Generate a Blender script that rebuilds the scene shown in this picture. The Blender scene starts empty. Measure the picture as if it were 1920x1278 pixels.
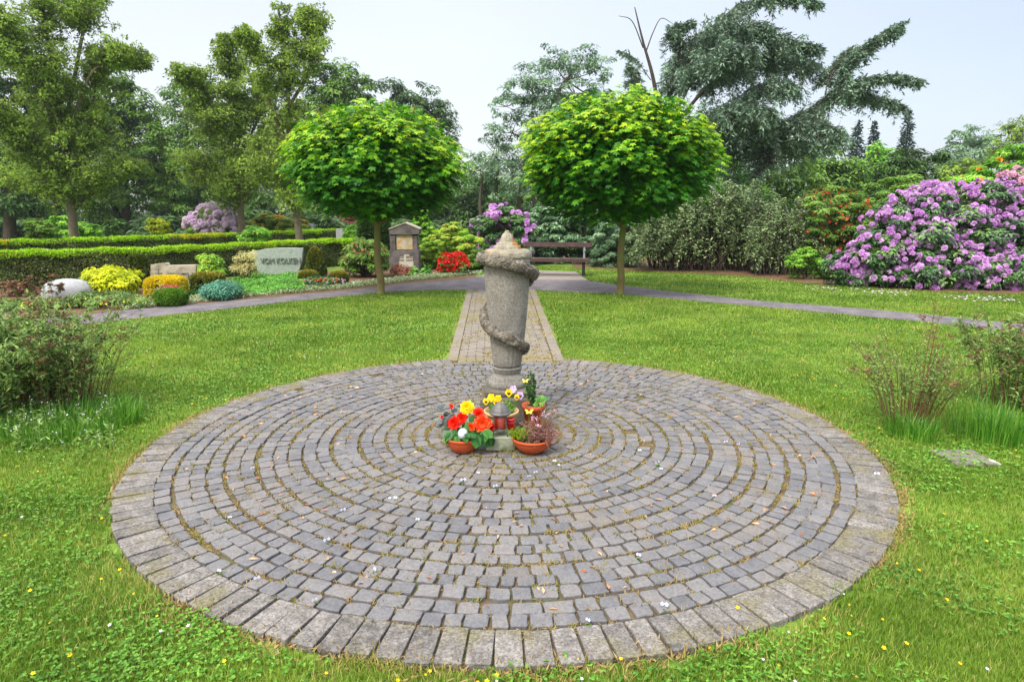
import bpy, math, random
import numpy as np
from mathutils import Vector, noise as mnoise
R_ = math.radians
rng = np.random.default_rng(7)
random.seed(7)
scn = bpy.context.scene
COL = scn.collection

# ---------------------------------------------------------------- camera, sky, sun, exposure
F, HZ, H = 1215.0, 395.0, 1.7
TH = math.atan((639 - HZ) / F)
cam = bpy.data.objects.new('camera', bpy.data.cameras.new('camera'))
COL.objects.link(cam); scn.camera = cam
cam.location = (0, 0, H); cam.rotation_euler = (math.pi / 2 - TH, 0, 0)
cam.data.sensor_width = 36; cam.data.lens = 36 * F / 1920; cam.data.clip_end = 2000; cam.data.clip_start = .05
SUN_EL, SUN_AZ = 52, 215          # elevation; direction the light comes from, clockwise from +Y (left, a little behind)
sl = bpy.data.lights.new('sun', 'SUN'); sl.energy = 2.3; sl.angle = R_(14); sl.color = (1, .96, .9)
sun = bpy.data.objects.new('sun', sl); COL.objects.link(sun)
az = R_(SUN_AZ); el = R_(SUN_EL)
sd = Vector((math.sin(az) * math.cos(el), math.cos(az) * math.cos(el), math.sin(el)))
sun.rotation_euler = sd.to_track_quat('Z', 'Y').to_euler()
w = bpy.data.worlds.new('World'); scn.world = w; w.use_nodes = True
nt = w.node_tree; nt.nodes.clear(); N = nt.nodes.new; L = nt.links.new
out = N('ShaderNodeOutputWorld'); bg = N('ShaderNodeBackground'); bg2 = N('ShaderNodeBackground'); add = N('ShaderNodeAddShader')
sky = N('ShaderNodeTexSky'); sky.sky_type = 'NISHITA'; sky.sun_disc = False; sky.sun_elevation = el; sky.sun_rotation = az
sky.dust_density = 3
bg.inputs[1].default_value = .05; L(sky.outputs[0], bg.inputs[0])
tc = N('ShaderNodeTexCoord'); sep = N('ShaderNodeSeparateXYZ'); L(tc.outputs['Generated'], sep.inputs[0])
# overcast deck: about three times as bright overhead as at the horizon
el_r = N('ShaderNodeMapRange'); L(sep.outputs['Z'], el_r.inputs[0])
el_r.inputs[1].default_value = .30; el_r.inputs[2].default_value = 1; el_r.inputs[3].default_value = .425; el_r.inputs[4].default_value = 1.75
az_r = N('ShaderNodeMapRange'); L(sep.outputs['X'], az_r.inputs[0])
az_r.inputs[1].default_value = -.1; az_r.inputs[2].default_value = .8; az_r.inputs[3].default_value = 0; az_r.inputs[4].default_value = 1
nz = N('ShaderNodeTexNoise'); nz.inputs['Scale'].default_value = 2.2; nz.inputs['Detail'].default_value = 5
mp = N('ShaderNodeMapping'); mp.inputs['Scale'].default_value = (1, 1, 3); L(tc.outputs['Generated'], mp.inputs[0]); L(mp.outputs[0], nz.inputs[0])
mixc = N('ShaderNodeMix'); mixc.data_type = 'RGBA'; L(az_r.outputs[0], mixc.inputs[0])
mixc.inputs[6].default_value = (1, 1.0, 1.0, 1); mixc.inputs[7].default_value = (.63, .69, .81, 1)
nr = N('ShaderNodeMapRange'); L(nz.outputs[0], nr.inputs[0]); nr.inputs[3].default_value = .9; nr.inputs[4].default_value = 1.1
mm = N('ShaderNodeMath'); mm.operation = 'MULTIPLY'; L(el_r.outputs[0], mm.inputs[0]); L(nr.outputs[0], mm.inputs[1])
L(mixc.outputs[2], bg2.inputs[0]); L(mm.outputs[0], bg2.inputs[1])
L(bg.outputs[0], add.inputs[0]); L(bg2.outputs[0], add.inputs[1]); L(add.outputs[0], out.inputs[0])
vs = scn.view_settings; vs.view_transform = 'Standard'; vs.look = 'None'; vs.gamma = 1; vs.exposure = .8
cy = scn.cycles
cy.max_bounces = 5; cy.diffuse_bounces = 3; cy.glossy_bounces = 2; cy.transmission_bounces = 4; cy.transparent_max_bounces = 4
cy.caustics_reflective = False; cy.caustics_refractive = False; cy.use_denoising = True
try: cy.denoiser = 'OPENIMAGEDENOISE'
except Exception: pass
cy.sample_clamp_indirect = 6; cy.volume_bounces = 0

# ---------------------------------------------------------------- picture geometry -> metres
CT, ST = math.cos(TH), math.sin(TH)
def ray(px, py):
    u = (px - 960) / F; v = (639 - py) / F
    return np.array([u, v * ST + CT, v * CT - ST])
def G(px, py, z=0.):
    d = ray(px, py); t = (z - H) / d[2]
    return np.array([d[0] * t, d[1] * t, z])
def P(px, py, Y):
    d = ray(px, py); t = Y / d[1]
    return np.array([d[0] * t, Y, H + d[2] * t])
def mpp(py, Y):                      # metres per picture pixel at depth Y
    return Y / ray(960, py)[1] / F

# ---------------------------------------------------------------- mesh helpers
def nrm(a): return a / np.maximum(np.linalg.norm(a, axis=-1, keepdims=True), 1e-9)
def rdir(n, r=rng): return nrm(r.normal(size=(n, 3)))
class MB:
    def __init__(s): s.v = []; s.l = []; s.s = []; s.r = []; s.m = []; s.n = 0
    def add(s, v, loops, sizes, rnd=.5, mi=0):
        v = np.asarray(v, float).reshape(-1, 3); loops = np.asarray(loops, np.int64).ravel(); sizes = np.asarray(sizes, np.int64).ravel()
        s.v.append(v); s.l.append(loops + s.n); s.s.append(sizes)
        s.r.append(np.broadcast_to(np.asarray(rnd, float), (len(v),)))
        s.m.append(np.full(len(sizes), mi, np.int64)); s.n += len(v); return s
    def faces(s, v, fs, rnd=.5, mi=0):
        return s.add(v, [i for f in fs for i in f], [len(f) for f in fs], rnd, mi)
    def inst(s, tmpl, C, M, S, rnd=.5, mi=0):
        tv, fs = tmpl; tv = np.asarray(tv, float); n = len(C); k = len(tv)
        if n == 0: return s
        S = np.asarray(S, float)
        S = np.broadcast_to(S if S.ndim == 2 else (S.reshape(-1, 1) if S.ndim == 1 else S), (n, 3))
        v = np.einsum('nij,nkj->nki', M, tv[None] * S[:, None, :]) + np.asarray(C)[:, None, :]
        fl = np.array([i for f in fs for i in f]); sz = np.array([len(f) for f in fs])
        loops = (fl[None] + (np.arange(n) * k)[:, None]).ravel()
        r = np.repeat(np.broadcast_to(np.asarray(rnd, float), (n,)), k)
        return s.add(v.reshape(-1, 3), loops, np.tile(sz, n), r, mi)
    def tube(s, pts, rad, n=5, rnd=.5, mi=0, cap=True):
        p = np.asarray(pts, float); m = len(p); rad = np.broadcast_to(np.asarray(rad, float), (m,))
        d = nrm(np.gradient(p, axis=0)); ref = np.array([0, 0, 1.]) if abs(d[:, 2]).mean() < .8 else np.array([1., 0, 0])
        a = nrm(np.cross(d, ref)); b = np.cross(d, a)
        t = np.arange(n) / n * 2 * math.pi
        v = (p[:, None] + rad[:, None, None] * (np.cos(t)[None, :, None] * a[:, None] + np.sin(t)[None, :, None] * b[:, None])).reshape(-1, 3)
        i = np.arange(m - 1)[:, None] * n; j = np.arange(n)[None]; k = (j + 1) % n
        q = np.stack([i + j, i + n + j, i + n + k, i + k], -1).reshape(-1)
        loops = list(q); sizes = [4] * ((m - 1) * n)
        if cap and n > 3: loops += list(range(n)) + list(range(m * n - 1, (m - 1) * n - 1, -1)); sizes += [n, n]
        return s.add(v, loops, sizes, rnd, mi)
    def box(s, c, d, rz=0, bev=0, rnd=.5, mi=0, jit=0):
        # chamfered box
        hx, hy, hz = [x / 2 for x in d]; b = min(bev, hx * .9, hy * .9, hz * .9)
        if b <= 0:
            v = [(x, y, z) for z in (-hz, hz) for x, y in ((-hx, -hy), (hx, -hy), (hx, hy), (-hx, hy))]
            fs = [(3, 2, 1, 0), (4, 5, 6, 7)] + [(i, (i + 1) % 4, (i + 1) % 4 + 4, i + 4) for i in range(4)]
        else:
            o = lambda x, y, c: [(-x + c, -y), (x - c, -y), (x, -y + c), (x, y - c), (x - c, y), (-x + c, y), (-x, y - c), (-x, -y + c)]
            v = []
            for z, x, y in ((-hz, hx - b, hy - b), (-hz + b, hx, hy), (hz - b, hx, hy), (hz, hx - b, hy - b)): v += [(p[0], p[1], z) for p in o(x, y, b)]
            fs = [tuple(range(7, -1, -1)), tuple(range(24, 32))] + [(k * 8 + i, k * 8 + (i + 1) % 8, k * 8 + 8 + (i + 1) % 8, k * 8 + 8 + i) for k in range(3) for i in range(8)]
        v = np.array(v, float); 
        if jit: v += rng.uniform(-jit, jit, v.shape)
        c_, s_ = math.cos(rz), math.sin(rz)
        v = np.stack([v[:, 0] * c_ - v[:, 1] * s_, v[:, 0] * s_ + v[:, 1] * c_, v[:, 2]], 1) + np.array(c)
        return s.faces(v, fs, rnd, mi)
    def lathe(s, c, prof, n=32, rfun=None, rnd=.5, mi=0, top=True, bot=True):
        v = []; t = np.arange(n) / n * 2 * math.pi
        for k, (r, z) in enumerate(prof):
            rr = np.full(n, r) if rfun is None else np.array([rfun(r, z, a, k) for a in t])
            v.append(np.stack([c[0] + rr * np.cos(t), c[1] + rr * np.sin(t), np.full(n, c[2] + z)], 1))
        m = len(prof); fs = [(i * n + j, i * n + (j + 1) % n, (i + 1) * n + (j + 1) % n, (i + 1) * n + j) for i in range(m - 1) for j in range(n)]
        if bot: fs.append(tuple(range(n - 1, -1, -1)))
        if top: fs.append(tuple(range((m - 1) * n, m * n)))
        return s.faces(np.concatenate(v), fs, rnd, mi)
    def prism(s, pts2, z0, z1, rnd=.5, mi=0):
        n = len(pts2); v = [(x, y, z0) for x, y in pts2] + [(x, y, z1) for x, y in pts2]
        return s.faces(v, [tuple(range(n - 1, -1, -1)), tuple(range(n, 2 * n))] + [(i, (i + 1) % n, n + (i + 1) % n, n + i) for i in range(n)], rnd, mi)
    def build(s, name, mat, parent=None, origin=None, smooth=False):
        v = np.concatenate(s.v); lp = np.concatenate(s.l); sz = np.concatenate(s.s); r = np.concatenate(s.r); mi = np.concatenate(s.m)
        o = np.array(parent_loc(parent) if parent is not None else (origin if origin is not None else (0, 0, 0)), float)
        me = bpy.data.meshes.new(name)
        me.vertices.add(len(v)); me.vertices.foreach_set('co', (v - o).astype(np.float32).ravel())
        me.loops.add(len(lp)); me.loops.foreach_set('vertex_index', lp.astype(np.int32))
        me.polygons.add(len(sz)); me.polygons.foreach_set('loop_start', (np.cumsum(sz) - sz).astype(np.int32))
        me.polygons.foreach_set('material_index', mi.astype(np.int32))
        me.polygons.foreach_set('use_smooth', np.full(len(sz), smooth))
        a = me.attributes.new('rnd', 'FLOAT', 'POINT'); a.data.foreach_set('value', r.astype(np.float32))
        me.update(calc_edges=True); me.validate()
        for m_ in (mat if isinstance(mat, (list, tuple)) else [mat]): me.materials.append(m_)
        ob = bpy.data.objects.new(name, me); COL.objects.link(ob)
        if parent is not None: ob.parent = parent
        else: ob.location = o
        return ob
def parent_loc(p):
    l = Vector(p.location)
    while p.parent is not None: p = p.parent; l += Vector(p.location)
    return l
def tag(o, label, cat, group=None, kind=None):
    if label: o['label'] = label
    if cat: o['category'] = cat
    if group: o['group'] = group
    if kind: o['kind'] = kind
    return o
def thing(name, loc, label, cat, group=None):
    o = bpy.data.objects.new(name, None); COL.objects.link(o); o.location = tuple(float(x) for x in loc); o.empty_display_size = .1
    return tag(o, label, cat, group)
def struct(o): o['kind'] = 'structure'; return o
def stuff(o, label=None, cat=None): 
    o['kind'] = 'stuff'
    return tag(o, label, cat)
def copy_tree(o, parent=None):
    c = o.copy(); COL.objects.link(c)
    if parent is not None: c.parent = parent
    for ch in list(o.children): copy_tree(ch, c)
    return c

def frames(nv, r=rng, along=None):   # columns: side, along, normal
    nv = nrm(nv); a = rdir(len(nv), r) if along is None else along
    y = nrm(a - nv * (a * nv).sum(1, keepdims=True)); x = np.cross(y, nv)
    return np.stack([x, y, nv], 2)
def smoothpath(pts, n):
    p = np.asarray(pts, float); m = len(p)
    if m < 3:
        t = np.linspace(0, 1, n)[:, None]; return p[0] * (1 - t) + p[-1] * t
    q = np.vstack([2 * p[0] - p[1], p, 2 * p[-1] - p[-2]]); o = []
    for t in np.linspace(0, m - 1 - 1e-6, n):
        i = int(t); f = t - i; a, b, c, d = q[i:i + 4]
        o.append(.5 * (2 * b + (c - a) * f + (2 * a - 5 * b + 4 * c - d) * f * f + (3 * b - a - 3 * c + d) * f ** 3))
    return np.array(o)

# leaf templates (length 1 along y)
LEAF = ([(0, 0, 0), (.24, .42, .07), (0, 1, -.06), (-.24, .42, .07)], [(0, 1, 2), (0, 2, 3)])
ROUND = ([(0, 0, 0), (.34, .2, .06), (.36, .65, .05), (0, 1, -.05), (-.36, .65, .05), (-.34, .2, .06)], [(0, 1, 2, 3), (0, 3, 4, 5)])
LANCE = ([(0, 0, 0), (.1, .35, .04), (0, 1, -.12), (-.1, .35, .04)], [(0, 1, 2), (0, 2, 3)])
NEEDLE = ([(0, 0, 0), (.06, .5, .0), (0, 1, 0), (-.06, .5, 0), (0, .5, .06), (0, .5, -.06)], [(0, 1, 2, 3), (0, 4, 2, 5)])
TRI = ([(-.3, 0, 0), (.3, 0, 0), (0, 1, 0)], [(0, 1, 2)])
def maple_t():
    pts = []
    for a, r in ((0, .62), (11, .42), (17, .44), (27, .25), (44, .44), (55, .58), (66, .42), (82, .24), (102, .44), (118, .38), (150, .24), (180, .1)):
        pts.append((a, r))
    full = pts + [(-a, r) for a, r in pts[-2:0:-1]]
    v = [(0, 0, .03)] + [(math.sin(R_(a)) * r, math.cos(R_(a)) * r, -.35 * r * r + .02) for a, r in full]
    n = len(full)
    return (v, [(0, 1 + (i + 1) % n, 1 + i) for i in range(n)])
MAPLE = maple_t()

# ---------------------------------------------------------------- materials
def S(r, g, b): 
    f = lambda c: ((c / 255 + .055) / 1.055) ** 2.4 if c > 10 else c / 255 / 12.92
    return (f(r), f(g), f(b), 1)
def newmat(name):
    m = bpy.data.materials.new(name); m.use_nodes = True; t = m.node_tree; t.nodes.clear()
    o = t.nodes.new('ShaderNodeOutputMaterial'); b = t.nodes.new('ShaderNodeBsdfPrincipled'); t.links.new(b.outputs[0], o.inputs[0])
    return m, t, b, o
def ramp(t, cols, pos=None):
    r = t.nodes.new('ShaderNodeValToRGB'); e = r.color_ramp.elements
    pos = pos or [i / max(1, len(cols) - 1) for i in range(len(cols))]
    while len(e) < len(cols): e.new(.5)
    for i, (c, p) in enumerate(zip(cols, pos)): e[i].position = p; e[i].color = c
    return r
def leafmat(name, cols, pos=None, tr=.35, rough=.45, vary=.25, spec=.3, gain=1.):
    m, t, b, o = newmat(name); n = t.nodes; l = t.links
    a = n.new('ShaderNodeAttribute'); a.attribute_name = 'rnd'; r = ramp(t, [tuple(min(.95, x * gain) for x in c[:3]) + (1,) for c in cols], pos); l.new(a.outputs['Fac'], r.inputs[0])
    tc = n.new('ShaderNodeTexCoord'); nz = n.new('ShaderNodeTexNoise'); nz.inputs['Scale'].default_value = 1.3; nz.inputs['Detail'].default_value = 3
    l.new(tc.outputs['Object'], nz.inputs[0])
    mr = n.new('ShaderNodeMapRange'); l.new(nz.outputs[0], mr.inputs[0]); mr.inputs[1].default_value = .3; mr.inputs[2].default_value = .7
    mr.inputs[3].default_value = 1 - vary; mr.inputs[4].default_value = 1 + vary
    hs = n.new('ShaderNodeHueSaturation'); l.new(r.outputs[0], hs.inputs['Color']); l.new(mr.outputs[0], hs.inputs['Value'])
    l.new(hs.outputs[0], b.inputs['Base Color']); b.inputs['Roughness'].default_value = rough; b.inputs['Specular IOR Level'].default_value = spec
    if tr > 0:
        tl = n.new('ShaderNodeBsdfTranslucent'); mx = n.new('ShaderNodeMixShader'); mx.inputs[0].default_value = tr
        l.new(hs.outputs[0], tl.inputs[0]); l.new(b.outputs[0], mx.inputs[1]); l.new(tl.outputs[0], mx.inputs[2]); l.new(mx.outputs[0], o.inputs[0])
    return m
def roughmat(name, cols, scale=8, rough=.85, bump=.3, bscale=60, rndmix=.3, detail=8, pos=None, spec=.3, c2=None, c2scale=2, c2lo=.5, c2hi=.65, speck=None):
    """noise-coloured solid; rnd attribute shifts the tone of each piece; optional second tone in blotches, optional grain specks"""
    m, t, b, o = newmat(name); n = t.nodes; l = t.links
    tc = n.new('ShaderNodeTexCoord'); nz = n.new('ShaderNodeTexNoise'); nz.inputs['Scale'].default_value = scale; nz.inputs['Detail'].default_value = detail
    l.new(tc.outputs['Object'], nz.inputs[0])
    a = n.new('ShaderNodeAttribute'); a.attribute_name = 'rnd'
    ma = n.new('ShaderNodeMapRange'); l.new(nz.outputs[0], ma.inputs[0]); ma.inputs[1].default_value = .25; ma.inputs[2].default_value = .75
    mx = n.new('ShaderNodeMix'); mx.inputs[0].default_value = rndmix; l.new(ma.outputs[0], mx.inputs[2]); l.new(a.outputs['Fac'], mx.inputs[3])
    r = ramp(t, cols, pos); l.new(mx.outputs[0], r.inputs[0]); col = r.outputs[0]
    if c2:
        n2 = n.new('ShaderNodeTexNoise'); n2.inputs['Scale'].default_value = c2scale; n2.inputs['Detail'].default_value = 6; l.new(tc.outputs['Object'], n2.inputs[0])
        m2 = n.new('ShaderNodeMapRange'); l.new(n2.outputs[0], m2.inputs[0]); m2.inputs[1].default_value = c2lo; m2.inputs[2].default_value = c2hi
        x2 = n.new('ShaderNodeMix'); x2.data_type = 'RGBA'; l.new(m2.outputs[0], x2.inputs[0]); l.new(col, x2.inputs[6]); x2.inputs[7].default_value = c2; col = x2.outputs[2]
    if speck:
        vo = n.new('ShaderNodeTexVoronoi'); vo.inputs['Scale'].default_value = speck[0]; l.new(tc.outputs['Object'], vo.inputs[0])
        sr = n.new('ShaderNodeSeparateColor'); l.new(vo.outputs['Color'], sr.inputs[0])
        m3 = n.new('ShaderNodeMapRange'); l.new(sr.outputs[0], m3.inputs[0]); m3.inputs[3].default_value = speck[1]; m3.inputs[4].default_value = speck[2]
        hs = n.new('ShaderNodeHueSaturation'); l.new(col, hs.inputs['Color']); l.new(m3.outputs[0], hs.inputs['Value']); col = hs.outputs[0]
    l.new(col, b.inputs['Base Color']); b.inputs['Roughness'].default_value = rough; b.inputs['Specular IOR Level'].default_value = spec
    if bump:
        nb = n.new('ShaderNodeTexNoise'); nb.inputs['Scale'].default_value = bscale; nb.inputs['Detail'].default_value = 6; l.new(tc.outputs['Object'], nb.inputs[0])
        bp = n.new('ShaderNodeBump'); bp.inputs['Strength'].default_value = bump; bp.inputs['Distance'].default_value = .01
        l.new(nb.outputs[0], bp.inputs['Height']); l.new(bp.outputs[0], b.inputs['Normal'])
    return m
M = {}
M['soil'] = roughmat('soil', [S(60, 42, 28), S(100, 76, 52), S(120, 95, 65)], 14, bump=.8, bscale=40)
M['joint'] = roughmat('joint', [S(48, 40, 30), S(95, 80, 55), S(120, 104, 66)], 9, bump=.9, bscale=70, c2=S(84, 86, 50), c2scale=3)
M['cobble'] = roughmat('cobble', [S(84, 83, 86), S(98, 97, 99), S(112, 109, 108), S(118, 111, 104)], 16, rough=.72, bump=.5, bscale=45, rndmix=.55, c2=S(112, 104, 94), c2scale=1.7, c2lo=.54, c2hi=.72, speck=(110, .84, 1.14))
M['kerb'] = roughmat('kerb', [S(76, 73, 69), S(114, 109, 104), S(142, 136, 129)], 20, rough=.95, bump=.7, bscale=120, rndmix=.35, c2=S(112, 106, 82), c2scale=4, speck=(120, .6, 1.3))
M['brick'] = roughmat('brick', [S(102, 95, 86), S(122, 114, 103), S(132, 123, 110)], 12, rough=.95, bump=.5, bscale=80, rndmix=.5, c2=S(120, 112, 84), c2scale=1.3, c2lo=.5, c2hi=.62)
M['gravel'] = roughmat('gravel', [S(86, 80, 84), S(106, 100, 103), S(122, 115, 114)], 3, rough=1, bump=1, bscale=60, rndmix=0, speck=(45, .72, 1.2))
M['gravel2'] = roughmat('pale_gravel', [S(120, 109, 102), S(146, 135, 125)], 3, rough=1, bump=1, bscale=60, rndmix=0, speck=(45, .8, 1.15))
M['turf'] = roughmat('turf', [S(62, 84, 24), S(86, 112, 34), S(104, 130, 44), S(124, 132, 58)], 1.6, rough=1, bump=.9, bscale=90, rndmix=0, c2=S(134, 126, 62), c2scale=5, c2lo=.6, c2hi=.75, speck=(60, .78, 1.2))
M['blade'] = leafmat('grass_blade', [S(72, 108, 22), S(100, 134, 34), S(128, 154, 50), S(164, 178, 76), S(196, 174, 112)], [0, .35, .7, .9, 1], tr=.4, rough=.5, vary=.15, gain=.95, spec=.2)
M['drygrass'] = leafmat('dry_weed', [S(96, 122, 44), S(146, 134, 72), S(176, 154, 102), S(150, 118, 78)], tr=.2, vary=.15)
M['litter'] = leafmat('leaf_litter', [S(150, 90, 50), S(196, 140, 96), S(220, 176, 140)], tr=.15)
M['clover'] = leafmat('clover', [S(58, 108, 24), S(92, 142, 40), S(126, 166, 58)], tr=.3)
M['bark'] = roughmat('bark', [S(62, 54, 42), S(96, 86, 68), S(120, 108, 86)], 10, bump=1, bscale=30)
M['palebark'] = roughmat('maple_bark', [S(94, 84, 50), S(122, 108, 66), S(110, 94, 66)], 5, bump=.5, bscale=40, c2=S(104, 118, 56), c2scale=3)
M['darkbark'] = roughmat('dark_bark', [S(48, 40, 34), S(72, 62, 52), S(88, 76, 62)], 10, bump=1, bscale=30)
M['twig'] = roughmat('twig', [S(84, 54, 40), S(112, 78, 54), S(96, 92, 56)], 10, bump=.2)
M['stone'] = roughmat('cast_stone', [S(106, 102, 95), S(138, 133, 124), S(158, 153, 143)], 3.2, rough=.95, bump=.9, bscale=130, rndmix=.15, c2=S(108, 100, 90), c2scale=3.3, c2lo=.5, c2hi=.7, speck=(120, .7, 1.25))
M['stonelid'] = roughmat('lichened_stone', [S(106, 96, 78), S(142, 134, 116), S(170, 163, 146)], 12, rough=.95, bump=1, bscale=60, c2=S(158, 106, 42), c2scale=6, c2lo=.56, c2hi=.66, speck=(160, .8, 1.15))
M['garland'] = roughmat('carved_garland', [S(56, 51, 44), S(102, 95, 84), S(146, 138, 124)], 30, rough=.95, bump=1, bscale=70, rndmix=.65, c2=S(96, 76, 28), c2scale=9, c2lo=.62, c2hi=.7)
M['plinth'] = roughmat('plinth_stone', [S(66, 62, 54), S(96, 91, 80), S(112, 106, 92)], 7, rough=.95, bump=.8, bscale=60, speck=(150, .75, 1.2))
M['tomb'] = roughmat('weathered_tomb', [S(70, 66, 64), S(98, 92, 88), S(122, 115, 109)], 6, rough=.95, bump=.6, bscale=30, c2=S(60, 54, 50), c2scale=2.5, c2lo=.5, c2hi=.7)
M['tombcap'] = roughmat('tomb_capping', [S(142, 134, 118), S(164, 156, 138)], 6, rough=.95, bump=.6, bscale=30)
M['plaque'] = roughmat('stained_plaque', [S(120, 110, 92), S(166, 160, 138), S(190, 184, 160)], 5, rough=.9, bump=.3, bscale=30, c2=S(176, 130, 40), c2scale=9, c2lo=.42, c2hi=.72)
M['plaque2'] = roughmat('pale_plaque', [S(170, 162, 144), S(196, 188, 168)], 9, rough=.9, bump=.3)
M['greystone'] = roughmat('grey_granite', [S(128, 138, 126), S(150, 160, 148), S(164, 172, 160)], 14, rough=.9, bump=.4, bscale=60, speck=(70, .85, 1.12))
M['letter'] = roughmat('letter_metal', [S(104, 112, 100), S(124, 132, 118)], 9, rough=.7, bump=.1)
M['beigestone'] = roughmat('beige_limestone', [S(128, 116, 98), S(168, 158, 136), S(186, 176, 156)], 5, rough=.95, bump=.7, bscale=30, c2=S(110, 104, 92), c2scale=3)
M['boulder'] = roughmat('pale_boulder', [S(140, 140, 142), S(172, 172, 172)], 8, rough=.95, bump=.7, bscale=30, speck=(60, .85, 1.1))
M['darkgrave'] = roughmat('dark_granite', [S(86, 88, 92), S(112, 112, 114)], 6, rough=.8, bump=.3)
M['benchwood'] = roughmat('bench_wood', [S(50, 36, 35), S(70, 51, 48), S(90, 70, 64)], 9, rough=.6, bump=.3, bscale=30)
M['steel'] = roughmat('bench_steel', [S(30, 32, 34), S(46, 48, 50)], 6, rough=.45, bump=0)
M['palesteel'] = roughmat('galvanised_steel', [S(110, 118, 120), S(140, 146, 148)], 6, rough=.4, bump=0)
M['terracotta'] = roughmat('terracotta_pot', [S(168, 70, 34), S(186, 82, 42), S(198, 96, 54)], 7, rough=.5, bump=.1, rndmix=.2)
M['beigepot'] = roughmat('beige_pot', [S(168, 138, 96), S(198, 170, 126)], 9, rough=.7, bump=.2)
M['bronze'] = roughmat('lantern_metal', [S(58, 56, 54), S(84, 82, 78), S(100, 96, 90)], 9, rough=.5, bump=.2, spec=.6)
M['slate'] = roughmat('sandstone_block', [S(112, 116, 98), S(140, 144, 122), S(156, 154, 128)], 9, rough=.9, bump=.8, bscale=30, c2=S(94, 104, 76), c2scale=8)
M['flag'] = roughmat('flagstone', [S(98, 94, 82), S(124, 118, 104)], 14, rough=.95, bump=.8, c2=S(190, 188, 176), c2scale=9, c2lo=.62, c2hi=.68)
M['whiteplastic'] = roughmat('white_plastic', [S(205, 196, 176), S(225, 216, 198)], 9, rough=.5, bump=0)
def plain(name, col, rough=.5, trans=0, emis=0, alpha=1):
    m, t, b, o = newmat(name); b.inputs['Base Color'].default_value = col; b.inputs['Roughness'].default_value = rough
    b.inputs['Transmission Weight'].default_value = trans; return m
M['redwax'] = plain('red_candle', S(196, 16, 16), .25)
M['darkredwax'] = plain('dark_red_candle', S(236, 60, 36), .3)
M['glass'] = plain('lantern_glass', (.95, .95, .95, 1), .02, 1)
m_, t_, b_, o_ = newmat('clear_glass'); tp_ = t_.nodes.new('ShaderNodeBsdfTransparent'); gl_ = t_.nodes.new('ShaderNodeBsdfGlossy'); gl_.inputs['Roughness'].default_value = .05; mx_ = t_.nodes.new('ShaderNodeMixShader')
mx_.inputs[0].default_value = .1; t_.links.new(tp_.outputs[0], mx_.inputs[1]); t_.links.new(gl_.outputs[0], mx_.inputs[2]); t_.links.new(mx_.outputs[0], o_.inputs[0]); t_.nodes.remove(b_); M['glass'] = m_
M['whiteball'] = plain('milky_glass', S(190, 196, 205), .3)
# foliage palettes
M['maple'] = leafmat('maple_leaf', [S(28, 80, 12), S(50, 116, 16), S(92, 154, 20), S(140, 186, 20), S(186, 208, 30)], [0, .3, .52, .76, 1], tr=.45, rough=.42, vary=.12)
M['f_olive'] = leafmat('olive_foliage', [S(48, 66, 18), S(80, 100, 28), S(110, 132, 44), S(136, 154, 64)], gain=1.75)
M['f_dark'] = leafmat('dark_foliage', [S(34, 54, 22), S(54, 82, 34), S(78, 110, 48), S(102, 134, 66)], gain=1.15)
M['f_mid'] = leafmat('mid_foliage', [S(44, 70, 20), S(76, 110, 34), S(106, 140, 50), S(132, 164, 72)], gain=1.2)
M['f_grey'] = leafmat('grey_green_foliage', [S(52, 76, 48), S(82, 110, 76), S(112, 140, 102), S(140, 164, 124)], gain=1.35)
M['f_bright'] = leafmat('bright_foliage', [S(60, 110, 24), S(92, 148, 36), S(130, 180, 56), S(160, 200, 80)], gain=1.15)
M['cedar'] = leafmat('cedar_needles', [S(48, 66, 50), S(76, 98, 76), S(106, 130, 106), S(134, 156, 130)], tr=.12, gain=1.25)
M['spruce'] = leafmat('spruce_needles', [S(30, 46, 42), S(48, 68, 60), S(66, 88, 78)], tr=.1, gain=1.0)
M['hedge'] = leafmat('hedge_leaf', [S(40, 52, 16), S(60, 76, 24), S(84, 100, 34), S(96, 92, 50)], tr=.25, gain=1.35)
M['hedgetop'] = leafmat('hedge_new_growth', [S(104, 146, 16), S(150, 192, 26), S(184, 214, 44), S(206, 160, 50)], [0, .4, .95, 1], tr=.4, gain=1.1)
M['core'] = roughmat('hedge_twigs', [S(30, 26, 16), S(48, 42, 26)], 12, bump=.5)
M['yellowyew'] = leafmat('golden_foliage', [S(120, 140, 10), S(178, 192, 14), S(220, 224, 30)], tr=.35)
M['yellowtop'] = leafmat('yellow_rim_foliage', [S(170, 160, 14), S(222, 196, 20), S(236, 214, 40)], tr=.35)
M['yew'] = leafmat('yew_foliage', [S(34, 54, 14), S(62, 84, 22), S(106, 108, 30), S(140, 128, 40)], tr=.2, gain=1.3)
M['azaleaG'] = leafmat('azalea_foliage', [S(84, 128, 24), S(128, 172, 44), S(166, 200, 70), S(190, 190, 80)], tr=.35, gain=1.15)
M['rhodo'] = leafmat('rhododendron_leaf', [S(26, 46, 26), S(44, 72, 38), S(70, 104, 54), S(104, 136, 66)], tr=.15, rough=.35, spec=.5, gain=1.4)
M['laurel'] = leafmat('laurel_leaf', [S(30, 50, 30), S(52, 80, 48), S(84, 116, 76), S(130, 160, 116)], tr=.15, rough=.3, spec=.5, gain=1.4)
M['coton'] = leafmat('cotoneaster_leaf', [S(46, 62, 34), S(78, 98, 56), S(112, 134, 82), S(142, 160, 108)], tr=.2, gain=1.3)
M['juniper'] = leafmat('juniper_foliage', [S(44, 100, 76), S(84, 144, 116), S(112, 168, 140)], tr=.15)
M['variegated'] = leafmat('variegated_leaf', [S(150, 150, 66), S(206, 200, 130), S(226, 222, 168)], tr=.3)
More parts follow.
